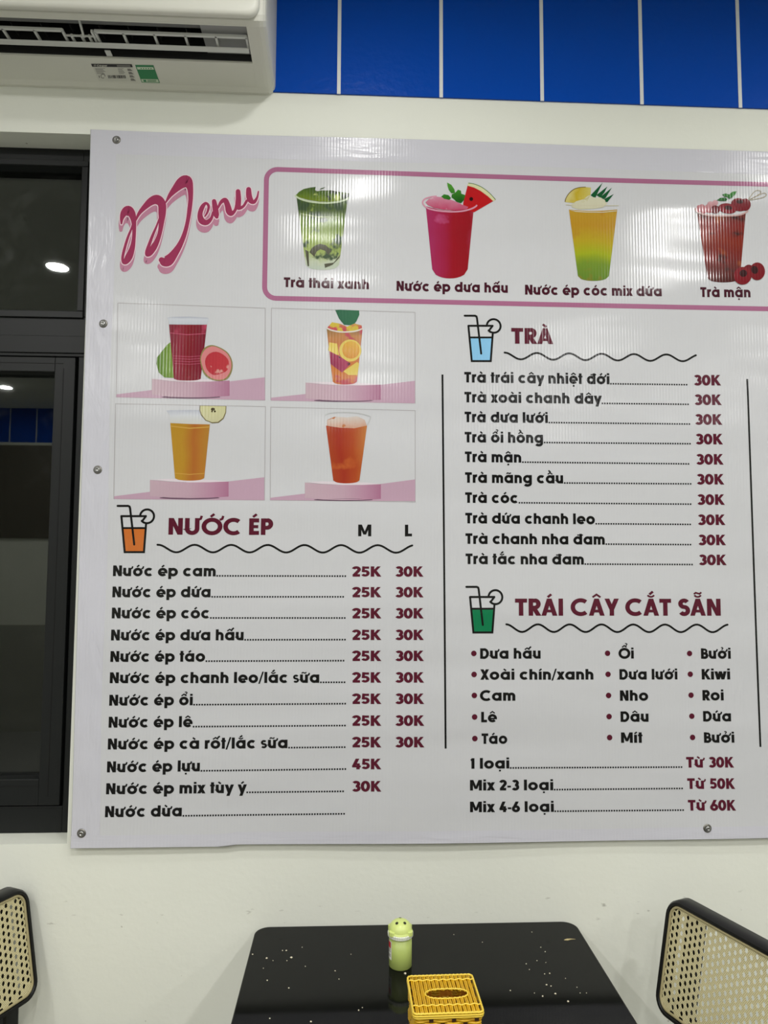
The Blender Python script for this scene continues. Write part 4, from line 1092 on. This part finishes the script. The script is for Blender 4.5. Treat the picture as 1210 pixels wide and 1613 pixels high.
# stickers on the underside
def ul(px, py, h): p = U(px, py); return Vector((p.x, p.y, uz(p.y) - h))
def uquad(q, pts, h, mi=0): q.add([ul(px, py, h) for px, py in pts], [tuple(range(len(pts)))], mi)
S_WHITE = mat('white_label_paper', (206, 206, 196), 0.5); S_BLK = mat('black_label_ink', (26, 22, 28), 0.5); S_GREY = mat('grey_label_ink', (128, 126, 122), 0.5)
S_GREEN = mat('green_label_ink', (36, 128, 78), 0.45); S_PALE = mat('pale_green_label_ink', (198, 214, 190), 0.5)
def zp(x, y): return (130 + x / 9.308, 90 + y / 9.308)      # label traced at 9.3 px per photo pixel
b = MB(); uquad(b, [zp(125, 95), zp(722, 102), zp(790, 355), zp(240, 350)], 0.0003); rl = b.build('rating_label', S_WHITE, ac, recalc=False)
b = MB(); uquad(b, [zp(125, 95), zp(722, 102), zp(738, 146), zp(142, 138)], 0.0005); b.build('label_header', S_BLK, rl, recalc=False)
b = MB()
for r_ in range(6):
    y = 160 + r_ * 15; x = 180 + r_ * 6
    for a_, c_ in ((0, 150 - (r_ * 37) % 50), (335 - r_ * 2, 420 - (r_ * 23) % 30)):
        uquad(b, [zp(x + a_, y), zp(x + c_, y + 1), zp(x + c_ + 3, y + 7), zp(x + a_ + 3, y + 6)], 0.0005)
for r_ in range(4):
    uquad(b, [zp(655 + r_ * 16, 165 + r_ * 48), zp(700 + r_ * 16, 166 + r_ * 48), zp(735 + r_ * 16, 200 + r_ * 48), zp(664 + r_ * 16, 200 + r_ * 48)], 0.0005)
b.build('label_small_print', S_GREY, rl, recalc=False)
b = MB(); random.seed(5); x = 370
while x < 630:
    w_ = random.choice((4, 6, 10, 14)); uquad(b, [zp(x, 262), zp(x + w_, 262), zp(x + w_ + 12, 308), zp(x + 12, 308)], 0.0005); x += w_ + random.choice((4, 5, 8))
for k in range(16):
    a0, a1 = 2 * math.pi * k / 18 + 0.9, 2 * math.pi * (k + 1) / 18 + 0.9
    uquad(b, [zp(300 + 26 * math.cos(a0), 275 + 26 * math.sin(a0)), zp(300 + 26 * math.cos(a1), 275 + 26 * math.sin(a1)), zp(300 + 33 * math.cos(a1), 275 + 33 * math.sin(a1)), zp(300 + 33 * math.cos(a0), 275 + 33 * math.sin(a0))], 0.0005)
uquad(b, [zp(236, 268), zp(246, 268), zp(256, 300), zp(246, 300)], 0.0005)
b.build('label_barcode', S_BLK, rl, recalc=False)
# the maker's word on the header, thin white strokes
def label_word(txt, x0, y0, x1, y1, cap, parent, m, h):
    st, wd_ = layout(txt); q = MB()
    sx_ = (x1 - x0) / wd_
    for k_, (kind, pts, w) in enumerate(st):
        P2 = [Vector(p) for p in pts]; n = len(P2); closed = kind == 'c'
        vs = []; fs = []
        for i, p_ in enumerate(P2):
            a = P2[(i - 1) % n] if (closed or i > 0) else P2[i]
            c_ = P2[(i + 1) % n] if (closed or i < n - 1) else P2[i]
            d_ = (c_ - a).normalized(); nn = Vector((-d_.y, d_.x)) * w / 2
            for v in (p_ + nn, p_ - nn):
                u = x0 + v.x * sx_; yy = y0 + (y1 - y0) * v.x / wd_ - v.y * cap
                vs.append(ul(*zp(u, yy), h + k_ % 5 * 0.00002))
        for i in range(n if closed else n - 1):
            j = (i + 1) % n; fs.append((2*i, 2*i+1, 2*j+1, 2*j))
        q.add(vs, fs)
    return q.build('label_word', m, parent, recalc=False)
GL['V'] = ([Q_(0.12, 1, 0.40, 0), Q_(0.68, 1, 0.40, 0)], 0.8, 0.4)
label_word('Casper', 212, 130, 362, 133, 24, rl, S_WHITE, 0.0007)
b = MB(); uquad(b, [zp(182 + 20 * math.cos(2*math.pi*k/14), 117 + 13 * math.sin(2*math.pi*k/14)) for k in range(14)], 0.0007)
uquad(b, [zp(500, 113), zp(700, 116), zp(706, 136), zp(508, 132)], 0.0007); b.build('header_badge', S_GREY, rl, recalc=False)
b = MB(); uquad(b, [zp(770, 112), zp(1040, 116), zp(1135, 378), zp(868, 370)], 0.0003); gl_ = b.build('energy_label', S_GREEN, ac, recalc=False)
b = MB(); uquad(b, [zp(795, 142), zp(1036, 144), zp(1050, 180), zp(808, 178)], 0.0005); uquad(b, [zp(858, 318), zp(1104, 322), zp(1122, 368), zp(874, 362)], 0.0005); b.build('label_panel', S_PALE, gl_, recalc=False)
b = MB(); uquad(b, [zp(890, 328), zp(930, 329), zp(938, 358), zp(900, 357)], 0.0007)
for r_ in range(3): uquad(b, [zp(950, 330 + r_ * 10), zp(1080, 331 + r_ * 10), zp(1083, 336 + r_ * 10), zp(953, 335 + r_ * 10)], 0.0007)
for k in range(5): uquad(b, [zp(850 + k * 36, 156), zp(866 + k * 36, 156), zp(870 + k * 36, 170), zp(854 + k * 36, 170)], 0.0007)
b.build('label_small_print', S_GREEN, gl_, recalc=False)
b = MB(); p = U(170, 83); b.box((p.x - 0.006, p.y - 0.004, uz(p.y) + 0.001), (p.x + 0.006, p.y + 0.012, uz(p.y) + 0.003)); b.build('flap_clip', grM, ac)

# ------------------------------------------------------------------ table
TX0, TX1, TY0, TY1, TZ = -0.199, 0.493, -0.690, -0.006, 0.750
def slab(q, outline, z0, z1, mi=0):
    n = len(outline)
    vs = [(x, y, z0) for x, y in outline] + [(x, y, z1) for x, y in outline]
    q.add(vs, [tuple(range(n))[::-1], tuple(range(n, 2*n))] + [(i, (i+1) % n, n + (i+1) % n, n + i) for i in range(n)], mi)
tb = thing('dining_table', 'black glossy square cafe table pushed against the white wall below the banner', 'table', ((TX0 + TX1) / 2, (TY0 + TY1) / 2, 0))
ox, oy = (TX0 + TX1) / 2, (TY0 + TY1) / 2
hw, hd = (TX1 - TX0) / 2, (TY1 - TY0) / 2
b = MB(); slab(b, rrect(-hw, -hd, hw, hd, 0.03), TZ - 0.022, TZ); b.build('tabletop', M_TABLE, tb, bevel=0.0025, seg=2)
b = MB(); slab(b, rrect(-0.19, -0.19, 0.19, 0.19, 0.01, 3), TZ - 0.034, TZ - 0.022); b.build('mounting_plate', M_BLACK, tb)
b = MB(); b.lathe([(0.0001, 0.03), (0.038, 0.03), (0.038, TZ - 0.034), (0.0001, TZ - 0.034)], n=28); b.build('column', M_BLACK, tb)
b = MB(); b.lathe([(0.0001, 0.0), (0.135, 0.0), (0.135, 0.012), (0.09, 0.014), (0.07, 0.03), (0.0001, 0.03)], n=28); b.build('foot_plate', M_BLACK, tb)

# crumbs and chips scattered on the table
M_CRUMB = mat('pale_crumb', (222, 214, 188), 0.7)
cr = [(398,1503,.0016),(420,1509,.0022),(445,1497,.0014),(451,1497,.0018),(459,1508,.0024),(452,1513,.0012),(430,1513,.001),(421,1544,.0016),(455,1556,.0015),(528,1529,.0014),(534,1542,.0012),(565,1591,.0016),(571,1587,.0012),(425,1604,.0014),(490,1609,.0018),(638.5,1533,.0026),
      (415,1525,.001),(481,1522,.0012),(476,1492,.001),(553,1503,.001),(838,1468,.001),(852,1492,.0012),(859,1499,.0014),(846,1513,.0012),(860,1516,.001),(829,1518,.0013),(834,1527,.001),(858,1534,.0014),(866,1533,.0015),(861,1551,.0018),(868,1553,.0014),(875,1565,.002),(855,1569,.0018),(895,1577,.0022),(891,1541,.001),(909,1555,.001),(914,1564,.001),(924,1564,.001),(842,1564,.001),(804,1560,.0014),(760,1484,.001),(715,1472,.001)]
random.seed(11)
for px, py, r_ in cr:
    p = onZ(px, py, TZ + r_ * 0.5)
    b = MB(); pts = []
    n = 6
    for zz, f_ in ((0.0, 0.8), (0.5, 1.0), (1.0, 0.55)):
        for k in range(n):
            a = 2 * math.pi * k / n + random.uniform(-.2, .2); rr = r_ * f_ * random.uniform(0.7, 1.15)
            pts.append((rr * math.cos(a), rr * 0.8 * math.sin(a), r_ * 0.9 * zz))
    fs = [tuple(range(n))[::-1], tuple(range(2*n, 3*n))]
    for l in range(2):
        for k in range(n): fs.append((l*n+k, l*n+(k+1) % n, (l+1)*n+(k+1) % n, (l+1)*n+k))
    b.add(pts, fs)
    o = b.build('crumb', M_CRUMB); o.location = (p.x, p.y, TZ)
    tag(o, 'tiny pale crumb lying on the black tabletop', 'crumb', 'crumbs on the table')
# streak-like chip near the right edge
p = onZ(897, 1480, TZ)
b = MB(); b.add([(-.012, -.0015, 0), (-.004, -.003, 0), (.004, 0.0, 0), (.014, .001, 0), (.003, .0025, 0), (-.006, .002, 0), (-.011, -.0012, .0008), (-.004, -.002, .0012), (.003, 0.0, .001), (.012, .001, .0006), (.002, .002, .001), (-.005, .0015, .0012)],
      [(0,1,7,6),(1,2,8,7),(2,3,9,8),(3,4,10,9),(4,5,11,10),(5,0,6,11),(6,7,8,9,10,11),(5,4,3,2,1,0)])
o = b.build('food_scrap', mat('tan_scrap', (176, 160, 112), 0.6)); o.location = (p.x, p.y, TZ)
tag(o, 'thin tan smear of dried food near the right edge of the black tabletop', 'food scrap')

# ------------------------------------------------------------------ toothpick holder
p = onZ(632, 1530.5, TZ)
tx, ty, tr_ = p.x, p.y + 0.0222, 0.0222
th = thing('toothpick_dispenser', 'pale green toothpick dispenser with domed lid behind the woven tissue box', 'toothpick holder', (tx, ty, TZ))
M_GRN = mat('pale_green_plastic', (168, 184, 100), 0.38); M_GRN2 = mat('light_green_lid_plastic', (206, 220, 130), 0.34); M_RIM = mat('translucent_white_collar', (218, 222, 208), 0.35)
M_HOLE = mat('dark_hole', (38, 40, 22), 0.7); M_RED = mat('red_label_ink', (190, 40, 44), 0.5)
zb = 0.0565
b = MB(); b.lathe([(0.0001, 0.0), (tr_ - 0.0015, 0.0), (tr_, 0.0015), (tr_, zb), (tr_ - 0.001, zb), (0.0001, zb)], n=40); b.build('container', M_GRN, th)
b = MB(); n = 72; rows = [(0.0225, zb), (0.0245, zb + 0.0006), (0.0247, zb + 0.006), (0.0236, zb + 0.0072), (0.020, zb + 0.0074)]
vs = []; fs = []
for r_, z in rows:
    for k in range(n):
        a = 2 * math.pi * k / n; r2 = r_ + (0.0004 if k % 2 else -0.0002) * (1 if 0.023 < r_ else 0); vs.append((r2 * math.cos(a), r2 * math.sin(a), z))
for i in range(len(rows) - 1):
    for k in range(n): k2 = (k + 1) % n; fs.append((i*n+k, i*n+k2, (i+1)*n+k2, (i+1)*n+k))
b.add(vs, fs); b.build('ribbed_collar', M_RIM, th)
zd = zb + 0.0074; rd = 0.0224; hd_ = 0.0195
b = MB(); b.lathe([(rd + 0.0012, zd - 0.001), (rd + 0.0012, zd + 0.0015), (rd, zd + 0.002)] + [(rd * math.cos(R(a)) ** 0.86, zd + 0.002 + hd_ * math.sin(R(a)) ** 0.95) for a in range(6, 90, 6)] + [(0.0002, zd + 0.002 + hd_)], n=40)
lid = b.build('domed_lid', M_GRN2, th)
b = MB()
for an in (-142, -38, 142, 38):
    a = R(an); c_ = Vector((math.cos(a), math.sin(a), 0)); s_ = Vector((-c_.y, c_.x, 0))
    o_ = [c_ * (rd - 0.002) - s_ * 0.0065, c_ * (rd + 0.0032) - s_ * 0.0055, c_ * (rd + 0.0052), c_ * (rd + 0.0032) + s_ * 0.0055, c_ * (rd - 0.002) + s_ * 0.0065]
    b.add([v + Vector((0, 0, zd - 0.0022)) for v in o_] + [v + Vector((0, 0, zd + 0.006)) for v in o_], [(4,3,2,1,0),(5,6,7,8,9)] + [(i, (i+1) % 5, 5 + (i+1) % 5, 5 + i) for i in range(5)])
b.build('lid_tabs', M_GRN2, lid, bevel=0.0008)
for an, el in ((-128, 60), (-52, 60), (90, 70)):
    a, e = R(an), R(el); b = MB()
    nrm = Vector((math.cos(e) * math.cos(a), math.cos(e) * math.sin(a), math.sin(e)))
    rr_h = rd * math.cos(e) ** 0.86; c_ = Vector((rr_h * math.cos(a), rr_h * math.sin(a), zd + 0.002 + hd_ * math.sin(e) ** 0.95))
    u = nrm.cross(Vector((0, 0, 1))).normalized(); w = u.cross(nrm)
    b.add([c_ + nrm * 0.0006 + (u * math.cos(2*math.pi*k/14) + w * math.sin(2*math.pi*k/14)) * 0.0030 for k in range(14)], [tuple(range(14))])
    b.build('pour_hole', M_HOLE, lid)
def wrap(name, a0, a1, z0, z1, dr, m, par):
    q = MB(); n = 10; vs = []; fs = []
    for k in range(n + 1):
        a = R(a0 + (a1 - a0) * k / n); x, y = (tr_ + dr) * math.cos(a), (tr_ + dr) * math.sin(a); vs += [(x, y, z0), (x, y, z1)]
        if k: fs.append((2*k-2, 2*k, 2*k+1, 2*k-1))
    q.add(vs, fs, 0, True); return q.build(name, m, par)
lb = wrap('label', -214, -144, 0.016, 0.050, 0.0002, mat('white_sticker', (226, 226, 218), 0.4), th)
wrap('label_emblem', -200, -150, 0.037, 0.0485, 0.0004, M_RED, lb)
for z in (0.0335, 0.030, 0.024, 0.021): wrap('label_small_print', -196, -152, z, z + 0.0018, 0.0004, S_GREY, lb)

# ------------------------------------------------------------------ woven tissue box
BH = 0.092; zt_ = TZ + BH
c00 = onZ(645, 1539, zt_); c10 = onZ(746, 1535, zt_); c11 = onZ(759, 1595, zt_); c01 = onZ(648, 1598, zt_)
ctr = (c00 + c10 + c11 + c01) / 4
ux_ = ((c10 - c00) + (c11 - c01)); rz = math.atan2(ux_.y, ux_.x)
bw = ((c10 - c00).length + (c11 - c01).length) / 2; bd_ = ((c00 - c01).length + (c10 - c11).length) / 2
tbx = thing('tissue_box', 'yellow woven tissue box with a slotted lid on the black table', 'tissue box', (ctr.x, ctr.y, TZ), rz)
M_YEL = mat('yellow_plastic_cane', (216, 174, 20), 0.36, noise=(60, (190, 140, 14), 0.8)); M_YEL2 = mat('pale_yellow_cane', (230, 198, 66), 0.36); M_BRN = mat('dark_brown_stake', (58, 30, 14), 0.5); M_INS = mat('orange_brown_inside', (232, 160, 50), 0.5, noise=(50, (190, 120, 34), 0.8))
hx, hy = bw / 2, bd_ / 2
slw, sld = 0.0335, 0.0118; scx, scy = 0.004, -0.001     # slot half sizes and centre
def slot_half(x):            # half depth of the slot at x
    t = (x - scx) / slw
    return sld * math.sqrt(max(0.0, 1 - abs(t) ** 3.0)) if abs(t) < 1 else 0.0
b = MB(); r_ = 0.00125; ng = 15; n = ng * 3 - 1
for k in range(n + 1):
    x = -hx + 0.004 + (2 * hx - 0.008) * ((k // 3) + 0.5) / ng + ((k % 3) - 1) * 0.00205
    grp = (k // 3) % 2; ph = math.pi * grp
    def zz(y): return BH + 0.0008 * math.sin(y * 190 + ph) - (0.0005 if k % 3 == 2 else 0)
    sh = slot_half(x)
    segs = [(-hy + 0.001, hy - 0.001)] if sh < 0.002 else [(-hy + 0.001, scy - sh), (scy + sh, hy - 0.001)]
    for ya_, yb_ in segs:
        m_ = 9; b.tube([(x + 0.0007 * math.sin(k * 2.1), ya_ + (yb_ - ya_) * i / m_, zz(ya_ + (yb_ - ya_) * i / m_)) for i in range(m_ + 1)], r_, 6)
lidm = b.build('woven_lid', M_YEL, tbx)
b = MB()
for yy in (hy * 0.72, -hy * 0.62):
    pts = []
    for i in range(41):
        x = -hx + 0.001 + (2 * hx - 0.002) * i / 40; pts.append((x, yy, BH + 0.0014 + 0.0009 * math.sin(i * math.pi / 2.5)))
    b.tube(pts, 0.0011, 6)
b.build('lid_weft', M_YEL2, lidm)
def loop(q, hx_, hy_, r0, z, tr, wob=0):
    pts = []
    o_ = rrect(-hx_, -hy_, hx_, hy_, r0, 4)
    full = []
    for i in range(len(o_)):
        a = Vector(o_[i]); c_ = Vector(o_[(i + 1) % len(o_)]); m_ = max(1, int((c_ - a).length / 0.0022)); full += [a + (c_ - a) * k / m_ for k in range(m_)]
    q.tube([(v.x, v.y, z + wob * math.sin(i * 2.2)) for i, v in enumerate(full)], tr, 6, closed=True)
b = MB(); loop(b, hx, hy, 0.006, BH + 0.0004, 0.0017, 0.0004); loop(b, hx + 0.0005, hy + 0.0005, 0.006, BH - 0.003, 0.0014); loop(b, hx, hy, 0.006, BH - 0.0062, 0.0013)
b.build('lid_rim', M_YEL2, lidm)
b = MB(); pts = [(scx + (slw + 0.0008) * math.cos(a) * 1.0, scy + (1 if math.sin(a) >= 0 else -1) * (slot_half(scx + slw * 0.999 * math.cos(a)) + 0.0008), BH + 0.0008 + 0.0005 * math.sin(i * 2.3)) for i, a in enumerate([2 * math.pi * k / 72 for k in range(72)])]
b.tube(pts, 0.0013, 6, closed=True); b.build('slot_rim', M_YEL2, lidm)
# dark liner board under the lid weave and inside walls
b = MB(); slab(b, rrect(-hx + 0.004, -hy + 0.004, hx - 0.004, hy - 0.004, 0.004, 3), 0.0005, 0.003)
wi = 0.0045
for a, c_ in (((-hx + wi, -hy + wi), (hx - wi, -hy + wi + 0.001)), ((-hx + wi, hy - wi - 0.001), (hx - wi, hy - wi)), ((-hx + wi, -hy + wi), (-hx + wi + 0.001, hy - wi)), ((hx - wi - 0.001, -hy + wi), (hx - wi, hy - wi))):
    b.box((a[0], a[1], 0.003), (c_[0], c_[1], BH - 0.004))
b.build('inner_lining', M_INS, tbx)
b = MB()      # lid underside stakes, dark
for yy in (-hy * 0.9, -hy * 0.35, hy * 0.35, hy * 0.9):
    if abs(yy - scy) > sld + 0.002: b.box((-hx + 0.003, yy - 0.0015, BH - 0.0028), (hx - 0.003, yy + 0.0015, BH - 0.0013))
b.build('lid_stakes', M_BRN, lidm)
b = MB(); stk = []
nxs, nys = 6, 5
for k in range(nxs):
    x = -hx + 0.010 + (2 * hx - 0.020) * k / (nxs - 1); stk += [(x, -hy + 0.0035, 0), (x, hy - 0.0035, 0)]
for k in range(nys):
    y = -hy + 0.010 + (2 * hy - 0.020) * k / (nys - 1); stk += [(-hx + 0.0035, y, 1), (hx - 0.0035, y, 1)]
for x, y, v in stk:
    dx, dy = (0.0032, 0.0006) if v == 0 else (0.0006, 0.0032)
    b.box((x - dx, y - dy, 0.001), (x + dx, y + dy, BH - 0.004))
b.build('stakes', M_BRN, tbx)
per = []       # perimeter samples with in/out weaving
o_ = rrect(-hx + 0.0035, -hy + 0.0035, hx - 0.0035, hy - 0.0035, 0.004, 3)
acc = 0.0
for i in range(len(o_)):
    a = Vector(o_[i]); c_ = Vector(o_[(i + 1) % len(o_)]); L_ = (c_ - a).length; m_ = max(1, int(L_ / 0.0025))
    for k in range(m_): per.append((a + (c_ - a) * k / m_, acc + L_ * k / m_))
    acc += L_
nst = 22
b = MB()
rows = 22; rh = (BH - 0.010) / rows
for r_i in range(rows):
    z = 0.003 + rh * (r_i + 0.5); ph = math.pi * ((r_i // 4) % 2)
    pts = []
    for v, s_ in per:
        off = 0.0019 * math.sin(math.pi * nst * s_ / acc + ph)
        nrm = Vector((v.x / hx, v.y / hy)); nrm = Vector((1 if nrm.x > 0 else -1, 0)) if abs(nrm.x) > abs(nrm.y) else Vector((0, 1 if nrm.y > 0 else -1))
        pts.append((v.x + nrm.x * off, v.y + nrm.y * off, z))
    b.tube(pts, rh * 0.5, 6, closed=True)
b.build('woven_sides', M_YEL, tbx)

# ------------------------------------------------------------------ cane-back chairs
def build_chair(label, loc, rz):
    ch = thing('cane_chair', label, 'chair', loc, rz, 'cane-back chairs at the black table')
    BW, zlo, zhi = 0.46, 0.636, 0.850
    lean = math.tan(R(12.0))
    def bk(y, z, x=0.0):               # point of the leaning back; x measured forward
        return Vector((x - (z - zlo) * lean, y, z))
    # frame: rounded rectangle, rectangular section
    def rr(m_, r, n=7):
        return [(y, z) for y, z in rrect(-BW / 2 + m_, zlo + m_, BW / 2 - m_, zhi - m_, max(0.004, r - m_), n)]
    q = MB(); outer = rr(0, 0.034); mid = rr(0.003, 0.034); inner = rr(0.0105, 0.034)
    loops = [(outer, -0.021), (outer, 0.006), (mid, 0.011), (rr(0.008, 0.034), 0.011), (inner, 0.007), (inner, -0.026), (mid, -0.026)]
    n = len(outer); vs = []; fs = []
    for lp, x in loops: vs += [bk(y, z, x) for y, z in lp]
    m_ = len(loops)
    for i in range(m_):
        j = (i + 1) % m_
        for k in range(n): k2 = (k + 1) % n; fs.append((i*n+k, i*n+k2, j*n+k2, j*n+k))
    q.add(vs, fs, 0, True)
    fr = q.build('back_frame', M_CHAIRBLK, ch)
    e_ = fr.modifiers.new('edges', 'EDGE_SPLIT'); e_.split_angle = R(38)
    # cane spline
    q = MB(); sp_ = rr(0.0125, 0.034)
    q.tube([bk(y, z, 0.0075) for y, z in sp_], 0.0028, 6, closed=True); q.build('cane_spline', M_SPLINE, fr)
    # woven cane with real holes, staggered columns
    q = MB(); pc, pr_ = 0.0110, 0.0134; hy_ = BW / 2 - 0.0135; z0_, z1_ = zlo + 0.0135, zhi - 0.0135
    ncol = int(2 * hy_ / pc); ys = [-(ncol - 1) * pc / 2 + pc * k for k in range(ncol)]
    nrow = int((z1_ - z0_) / pr_)
    xs_c = 0.0065
    rc = 0.021
    def inside(y, z):
        ay = abs(y) - (hy_ - rc); az = abs(z - (z0_ + z1_) / 2) - ((z1_ - z0_) / 2 - rc)
        return math.hypot(max(ay, 0), max(az, 0)) + min(max(ay, az), 0) < rc + 0.001
    for ci, y in enumerate(ys):
        zoff = 0.0 if ci % 2 == 0 else pr_ / 2
        for ri in range(nrow + 2):
            z = z0_ + pr_ * 0.35 + zoff + pr_ * (ri - 1) + pr_ / 2
            # cell: rhomb-ish hexagon of the staggered lattice
            hexo = [(pc * 2 / 3, 0), (pc / 3, pr_ / 2), (-pc / 3, pr_ / 2), (-pc * 2 / 3, 0), (-pc / 3, -pr_ / 2), (pc / 3, -pr_ / 2)]
            o12 = []
            for i in range(6):
                a = Vector(hexo[i]); c_ = Vector(hexo[(i + 1) % 6]); o12 += [a, (a + c_) / 2]
            if not all(inside(y + v.x, z + v.y) for v in o12): 
                # clip the solid part of the rim cells against the border
                if inside(y, z):
                    cl = [Vector((max(-hy_ - 0.001, min(hy_ + 0.001, y + v.x)) - y, max(z0_ - 0.001, min(z1_ + 0.001, z + v.y)) - z)) for v in o12]
                    q.add([bk(y + v.x, z + v.y, xs_c) for v in cl], [tuple(range(12))])
                continue
            inn = []
            for v in o12:
                a = math.atan2(v.y, v.x); inn.append((0.0034 * math.cos(a), 0.0044 * math.sin(a)))
            vs = [bk(y + v.x, z + v.y, xs_c) for v in o12] + [bk(y + v[0], z + v[1], xs_c) for v in inn]
            q.add(vs, [(i, (i+1) % 12, 12 + (i+1) % 12, 12 + i) for i in range(12)])
    q.build('cane_back', M_CANE, fr, recalc=False, solid=0.0014)
    # rear legs run up behind the frame
    for s_ in (-1, 1):
        q = MB(); y = s_ * 0.186; w = 0.0175
        path = [(-0.035, 0.0, 0.020), (-0.012, 0.44, 0.022), (-0.006, zlo, 0.020)]
        prof = [(0.055 - 0.10, 0.0), (-0.014, 0.44), (-0.0165, zlo), (-0.0165 - (zhi - 0.022 - zlo) * lean, zhi - 0.022)]
        vs = []
        for xx, zz_ in prof:
            d_ = 0.026
            vs += [(xx - d_, y - w, zz_), (xx, y - w, zz_), (xx, y + w, zz_), (xx - d_, y + w, zz_)]
        fs = [(3, 2, 1, 0), (12, 13, 14, 15)]
        for l in range(3):
            for k in range(4): k2 = (k + 1) % 4; fs.append((l*4+k, l*4+k2, (l+1)*4+k2, (l+1)*4+k))
        q.add(vs, fs); q.build('leg', M_CHAIRBLK, ch, bevel=0.004, seg=2)
    # seat
    SW, SD = 0.45, 0.40
    q = MB(); so = rrect(-0.01, -SW / 2, SD - 0.01, SW / 2, 0.04, 6); si = rrect(0.04, -SW / 2 + 0.05, SD - 0.06, SW / 2 - 0.05, 0.02, 6)
    n = len(so); vs = [(x, y, z) for lp, z in ((so, 0.43), (so, 0.46), (si, 0.46), (si, 0.43)) for x, y in lp]; fs = []
    for i in range(4):
        j = (i + 1) % 4
        for k in range(n): k2 = (k + 1) % n; fs.append((i*n+k, i*n+k2, j*n+k2, j*n+k))
    q.add(vs, fs); sf = q.build('seat_frame', M_CHAIRBLK, ch, bevel=0.003)
    q = MB(); slab(q, rrect(0.036, -SW / 2 + 0.046, SD - 0.056, SW / 2 - 0.046, 0.02, 6), 0.452, 0.456); q.build('cane_seat', M_CANE, sf)
    for s_ in (-1, 1):
        q = MB(); x, y = SD - 0.045, s_ * (SW / 2 - 0.035)
        q.add([(x + dx * w + sh, y + dy * w + sh * s_ * 0.4, z) for z, w, sh in ((0, 0.012, 0.02), (0.43, 0.018, 0.0)) for dx, dy in ((-1, -1), (1, -1), (1, 1), (-1, 1))], [(3,2,1,0),(4,5,6,7),(0,1,5,4),(1,2,6,5),(2,3,7,6),(3,0,4,7)])
        q.build('leg', M_CHAIRBLK, ch, bevel=0.003)
    q = MB()
    for s_ in (-1, 1): q.box((-0.03, s_ * 0.165 - 0.009, 0.20), (SD - 0.05, s_ * 0.165 + 0.009, 0.225))
    q.build('side_stretchers', M_CHAIRBLK, ch)
    return ch
build_chair('cane-back chair with black frame at the left end of the table, below the dark window', (-0.746, -0.2375, 0), R(-26))
build_chair('cane-back chair with black frame at the right end of the table', (0.709, -0.338, 0), R(202))
